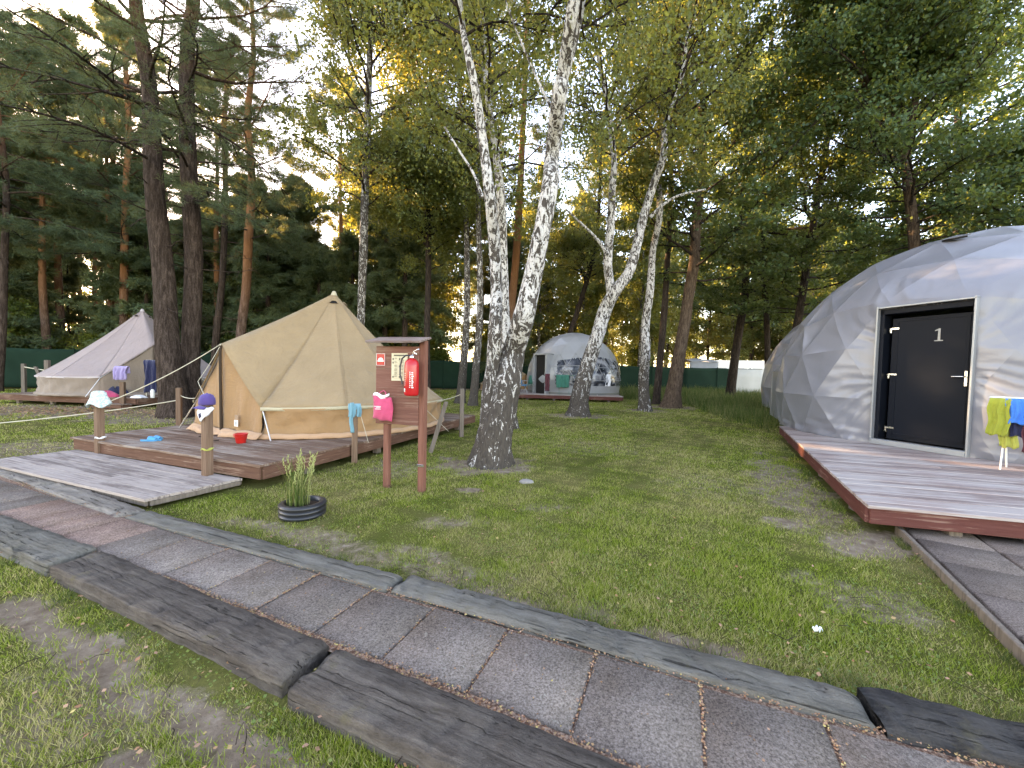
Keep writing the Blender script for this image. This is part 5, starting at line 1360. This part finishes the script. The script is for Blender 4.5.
fo = lambda z0, z1, n1, L, leaf=.17: dict(OA(z0, z1, n1, 10, 34, L, leaf), spread=.25)
PR = {}
PR['pine'] = [proto('pine_tree', 'slim pine in the forest behind the green fence', 'tree', 'pines of the far forest', 19, .20, fp(8.5, 18.5, 34, 2.9), 'pine_red', 101),
              proto('pine_tree', 'slim pine in the forest behind the green fence', 'tree', 'pines of the far forest', 21, .23, fp(11, 20.5, 30, 3.2), 'pine_red', 102)]
PR['lowpine'] = [proto('spruce_tree', 'bushy low-branched conifer behind the green fence', 'tree', 'bushy conifers of the far forest', 12, .14, dict(fp(1.2, 11.8, 60, 2.7), prof=lambda f: 1-.8*f), 'pine_bark', 103)]
PR['birch'] = [proto('birch_tree', 'pale far birch among the green woods behind the fence', 'tree', 'birches of the far forest', 17, .13, fb_(4, 16.5, 44, 2.8), 'birch_far', 104, .06),
               proto('birch_tree', 'pale far birch among the green woods behind the fence', 'tree', 'birches of the far forest', 15, .11, fb_(3, 14.5, 44, 2.6), 'birch_far', 105, .1)]
PR['oak'] = [proto('broadleaf_tree', 'dark leafy tree in the woods behind the fence', 'tree', 'leafy trees of the far forest', 18, .22, fo(3.5, 17.5, 50, 4.2), 'dark_bark', 106, .05),
             proto('broadleaf_tree', 'dark leafy tree in the woods behind the fence', 'tree', 'leafy trees of the far forest', 15, .18, fo(2.2, 14.5, 50, 3.8), 'dark_bark', 107, .05)]
PR['bush'] = [proto('bush', 'round green bush growing behind the fence', 'bush', 'bushes behind the fence', 3.6, .05, dict(fo(.3, 3.5, 34, 1.7, .10), mat='bush_leaf'), 'dark_bark', 108),
              proto('bush', 'round green bush growing behind the fence', 'bush', 'bushes behind the fence', 4.6, .06, dict(fo(.3, 4.5, 36, 2.0, .12), mat='bush_leaf'), 'dark_bark', 109)]
used = {}
r = random.Random(77)
def place(kind, x, y, s=None):
    i = r.randrange(len(PR[kind])); o = PR[kind][i]; s = s or r.uniform(.85, 1.2); rz = r.uniform(0, 6.28)
    if (kind, i) not in used: used[(kind, i)] = 1; o.location = (x, y, 0); o.rotation_euler = (0, 0, rz); o.scale = (s, s, s)
    else: copy_tree(o, (x, y, 0), rz, s)
def fence_y(x):
    for a, b in zip(FP, FP[1:]):
        if a[0] <= x <= b[0]: return a[1]+(b[1]-a[1])*(x-a[0])/(b[0]-a[0])
    return FP[0][1] if x < FP[0][0] else FP[-1][1]
rows = [(2.5, 3.4, 1.), (6.5, 3.8, 1.), (11.5, 4.6, 1.), (18, 6, 1.), (27, 8, 1.1), (40, 11, 1.2)]
for dy, st, s in rows:
    x = -1.55*(24+dy)
    while x < 1.5*(30+dy):
        xx = x+r.uniform(-.35, .35)*st; yy = fence_y(xx)+dy+r.uniform(-1.3, 1.3)
        px = 512+385*xx/yy
        gapw = 255 < px < 345
        if px < 330: kind = r.choices(['pine', 'lowpine', 'oak', 'birch'], [.62, .22 if dy > 8 else .3, .03, .13])[0]
        elif px < 560: kind = r.choices(['pine', 'lowpine', 'birch', 'oak'], [.3, .25, .35, .1])[0]
        elif px < 700: kind = r.choices(['birch', 'oak', 'pine'], [.6, .25, .15])[0]
        else: kind = r.choices(['oak', 'birch', 'pine'], [.6, .3, .1])[0]
        sc_ = s*r.uniform(.85, 1.15)*(.62 if gapw else 1)
        if not (15 < xx < 24 and 33.5 < yy < 39): place(kind, xx, yy, sc_)
        x += st
for k in range(34):      # the wood goes on left, with trees added to block the evening sun
    xx = -30-r.uniform(0, 34); yy = r.uniform(15, 46)
    if yy > fence_y(xx)+1: place(r.choice(['pine', 'lowpine', 'oak']), xx, yy, r.uniform(1, 1.25))
# undergrowth bushes just behind the fence
x = -40
while x < 32:
    yy = fence_y(x)+r.uniform(1.2, 3.6)
    if r.random() < .8 and not (14 < x < 25 and yy > 32.5): place('bush', x, yy, r.uniform(.7, 1.25))
    x += r.uniform(1.6, 3.2)
# dark conifers filling the left wood, the first ones added to block sun on the dome
for x, y, k in ((-17, 25.2, 'lowpine'), (-19.5, 27, 'lowpine'), (-22.5, 28.8, 'lowpine'), (-14.5, 26.3, 'lowpine'), (-26, 21.5, 'pine'), (-22, 23, 'lowpine'), (-31, 20, 'lowpine'), (-18.5, 24, 'pine'), (-15, 26.5, 'lowpine'), (-12, 27, 'pine'), (-8.5, 28, 'lowpine'), (-29, 17.5, 'pine'), (-34, 23, 'pine')): place(k, x, y, r.uniform(.95, 1.15))

# ---------------------------------------------------------------- grass, weeds, litter
def blades(name, N, pdf, hgt, wdt, mat, label, cat, seed, excl, need=None, lean=.5, barecut=True):
    rn = np.random.default_rng(seed); x, y = pdf(rn, N)
    keep = np.ones(len(x), bool)
    for p in excl: keep &= ~inpoly(x, y, p)
    if barecut:
        b = bare_at(x, y); keep &= rn.uniform(0, 1, len(x)) > np.clip((b+.3*np.sin(x*14)*np.sin(y*17)-.2)*1.25, 0, .93)
    x, y = x[keep], y[keep]; n = len(x); d = np.hypot(x, y)
    clump = .8+.3*np.sin(x*5.1+np.sin(y*3.3)*2)*np.sin(y*4.7)+.28*np.sin(x*13+y*4)*np.sin(y*15-x*3)
    h = hgt*rn.uniform(.5, 1.25, n)*clump*(1+.012*d); wv = np.maximum(wdt, d*.0011)*rn.uniform(.7, 1.4, n)
    a = rn.uniform(0, 6.28, n); la = rn.uniform(0, 6.28, n); ln = rn.uniform(.1, 1, n)**.8*lean*h*2
    side = (x*.385+y*.923)-1.17; z0 = -.012-.022*np.clip(-side/.12, 0, 1)-.004
    V = np.zeros((n, 3, 3)); V[:, 0] = np.stack([x-np.cos(a)*wv/2, y-np.sin(a)*wv/2, z0], 1); V[:, 1] = np.stack([x+np.cos(a)*wv/2, y+np.sin(a)*wv/2, z0], 1)
    V[:, 2] = np.stack([x+np.cos(la)*ln, y+np.sin(la)*ln, z0+h], 1)
    tag(link(name, np_mesh(name, V.reshape(-1, 3), np.arange(n*3).reshape(-1, 3), mat)), label, cat, kind='stuff')
PATHPOLY = [(-9.4, 6.3), (-5.15, 4.40), (-3.42, 3.60), (-.7, 2.54), (1.56, 1.68), (1.6, 1.70), (3.7, .93), (4, -.3), (1.5, .57), (-.95, 1.60), (-3.09, 2.53), (-8.6, 4.7)]
EX = [PATHPOLY, [(-6.67, 5.82), (-2.91, 4.44), (-.93, 9.8), (-4.69, 11.2)], [(-7.0, 5.0), (-3.56, 3.7), (-3.1, 4.5), (-6.6, 5.8)], [(3.33, 3.52), (8.6, 2.15), (11, 8.2), (6.35, 9.05)],
      [(3.66, 3.5), (2.45, 1.5), (5, .5), (6, 3)], [(-16.9, 12.6), (-11.7, 11.95), (-11, 17), (-16.2, 17.4)]]
def wedge(rmin, rmax, pw):
    def f(rn, N):
        u = rn.uniform(0, 1, N)
        # density ~ r^-pw
        k = 2-pw; rr = (rmin**k+u*(rmax**k-rmin**k))**(1/k) if abs(k) > 1e-3 else rmin*(rmax/rmin)**u
        th = rn.uniform(-1.02, 1.02, N); return rr*np.sin(th)*1.0, rr*np.cos(th)
    return f
blades('grass', 800000, wedge(1.1, 30, 1.85), .034, .0040, M['grass'], 'short mown grass, patchy and partly dry', 'grass', 1, EX)
WEEDP = [(6.75, 10.0), (6.9, 12), (7.3, 14.0), (8.2, 18), (5.8, 21.5), (3.5, 26.5), (3, 29), (22, 32), (15, 20), (10, 12.5), (7.7, 11)]
def weedpdf(rn, N):
    x = rn.uniform(3, 20, N*3); y = rn.uniform(10, 31, N*3); k = inpoly(x, y, WEEDP); return x[k][:N], y[k][:N]
blades('tall_weeds', 26000, weedpdf, .40, .016, M['weed'], 'tall unmown weeds before the fence at the right', 'weeds', 2, [], lean=.25, barecut=False)
def uedge(rn, N):    # rough tufts hugging kerbs and deck feet
    segs = [((-3.2, 3.52), (-.7, 2.60)), ((-.66, 2.6), (1.55, 1.73)), ((1.6, 1.76), (3.6, 1.02)), ((-3.05, 2.50), (-.98, 1.61)), ((-.93, 1.57), (1.4, .60)), ((-8, 4.46), (-3.1, 2.53)), ((3.25, 3.4), (6.2, 8.9)), ((-2.85, 4.4), (-.9, 9.6)), ((3.55, 3.55), (2.5, 1.8))]
    x = []; y = []
    for a, b in segs:
        m = N//len(segs); u = rn.uniform(0, 1, m); o = np.abs(rn.normal(0, .05, m)); dx, dy = b[0]-a[0], b[1]-a[1]; L = math.hypot(dx, dy); s = -1 if a in ((-3.05, 2.50), (-.93, 1.57)) else 1
        if a[0] < -7: s = -1
        g = np.clip(np.sin(u*23+a[0]*5)+np.sin(u*51)+.2, 0, 1); k = rn.uniform(0, 1, m) < g
        x.append((a[0]+dx*u-dy/L*o*s)[k]); y.append((a[1]+dy*u+dx/L*o*s)[k])
    return np.concatenate(x), np.concatenate(y)
blades('edge_grass', 16000, uedge, .06, .004, M['weed'], 'loose tufts of grass along kerbs and deck edges', 'grass', 3, EX[:1]+EX[1:], lean=.6, barecut=False)
def litter(name, N, pdf, size, mat, label, seed, zf, curl=.3):
    rn = np.random.default_rng(seed); x, y = pdf(rn, N); z = zf(x, y)+.004; C_ = np.stack([x, y, z], 1); n = len(x)
    V, F_ = leaf_mesh(C_, size, rn, 1.3, 0, flat=4.); tag(link(name, np_mesh(name, V, F_, mat)), label, 'leaf litter', kind='stuff')
ML = m_leaf('fallen_leaf', [(.16, .07, .04), (.34, .15, .08), (.38, .22, .11), (.42, .24, .17), (.30, .17, .11), (.50, .40, .14)], (.4, .3, .05), .15)
def onpath(rn, N):
    x = []; y = []
    for k in range(N):
        s = rn.uniform(.3, .97); a = palong(PU, s*plen(PU)[-1]); b = palong(PL, s*plen(PL)[-1])
        v = rn.choice([rn.normal(.015, .03), rn.normal(.975, .025), rn.uniform(0, 1)], p=[.5, .44, .06]); x.append(a[0]*(1-v)+b[0]*v); y.append(a[1]*(1-v)+b[1]*v)
    return np.array(x), np.array(y)
litter('path_litter', 6500, onpath, .0085, ML, 'brown and yellow leaf bits along the edges of the path', 5, lambda x, y: np.full_like(x, .05))
def joints(rn, N):
    x = []; y = []; du = plen(PU)[-1]
    pos = du-.2
    for k in range(14):
        a = palong(PU, CUTS[k]-.004); b = hitPL(a); m = int(N/14*rn.uniform(.2, 1.5)); u = rn.beta(.8, 1.2, m); x.append(a[0]+(b[0]-a[0])*u+rn.normal(0, .005, m)); y.append(a[1]+(b[1]-a[1])*u+rn.normal(0, .005, m)); pos -= .46
    return np.concatenate(x), np.concatenate(y)
def clover(name, N, pdf, size, label, seed, z):
    rn = np.random.default_rng(seed); x, y = pdf(rn, N); b = bare_at(x, y); k = rn.uniform(0, 1, len(x)) > b
    for p in EX: k &= ~inpoly(x, y, p)
    cl = np.sin(x*3.7+1)*np.sin(y*4.3)+.6*np.sin(x*9+y*7); k &= cl+rn.normal(0, .35, len(x)) > .35
    x, y = x[k], y[k]; C_ = np.stack([x, y, np.full_like(x, z)+rn.uniform(-.006, .008, len(x))], 1); V, F_ = leaf_mesh(C_, size, rn, 1.15, 0, flat=2.5)
    tag(link(name, np_mesh(name, V, F_, m_leaf(name, [(.09, .14, .035), (.14, .20, .05), (.20, .25, .07)], (.3, .4, .06), .3))), label, 'ground cover', kind='stuff')
clover('clover', 45000, wedge(1.15, 10, 1.5), .013, 'low broad-leaved weeds growing through the lawn', 12, .014)
rt = random.Random(31); mb = MB()
for k in range(240):
    d_ = 1.4+8*rt.random()**1.6; th = rt.uniform(-1, 1); q = Vector((d_*math.sin(th), d_*math.cos(th), .018)); a_ = rt.uniform(0, 6.28); L_ = rt.uniform(.03, .16)
    v_ = Vector((math.cos(a_), math.sin(a_), 0))*L_; mb.tube([q, q+v_*.5+Vector((rt.uniform(-.01, .01), rt.uniform(-.01, .01), .008)), q+v_], [.0022, .002, .001], 4)
tag(mb.build('twigs', M['pine_bark']), 'small fallen twigs scattered over lawn and path', 'twigs', kind='stuff')
litter('joint_litter', 1600, joints, .008, ML, 'bits of litter caught in the slab joints', 8, lambda x, y: np.full_like(x, .046))
blades('joint_weeds', 900, joints, .028, .003, M['weed'], 'tiny weeds sprouting in the slab joints', 'weeds', 9, [], lean=.7, barecut=False)
litter('lawn_leaves', 1500, wedge(1.3, 14, 1.7), .018, ML, 'scattered fallen leaves on the lawn', 6, lambda x, y: np.full_like(x, .02))
def under(rn, N): return rn.normal(-12.2, 2.2, N), rn.normal(11.0, .6, N)
litter('leaf_carpet', 2500, under, .05, ML, 'brown leaves strewn before the pinkish tent deck', 7, lambda x, y: np.full_like(x, .0))
# scrap of white tissue, stones
mb = MB(); mb.grid(lambda u, v: ((u-.5)*.05+.006*math.sin(v*9), (v-.5)*.03, .035+.012*math.sin(u*11)*math.cos(v*7)), 8, 6)
tag(mb.build('paper_scrap', M['white'], None, G(817, 635, 0), .4, thick=.002), 'crumpled scrap of white paper on the right lawn', 'litter')
for i, (px, py, s, lab) in enumerate(((190, 552, .02, 'small pale pebble beside the lower kerb'), (526, 482, .07, 'flat grey stone half sunk in the lawn by the big birch'), (100, 566, .03, 'small stone tucked under the lower kerb at the left'))):
    rr = random.Random(i); bm = bmesh.new(); bmesh.ops.create_icosphere(bm, subdivisions=2, radius=s)
    for v in bm.verts: v.co = Vector((v.co.x*1.4, v.co.y, v.co.z*.5))*(1+rr.uniform(-.12, .12))
    me = bpy.data.meshes.new('stone'); bm.to_mesh(me); bm.free(); me.materials.append(M['stone']); tag(link('stone', me, None, G(px, py, 0)), lab, 'stone')
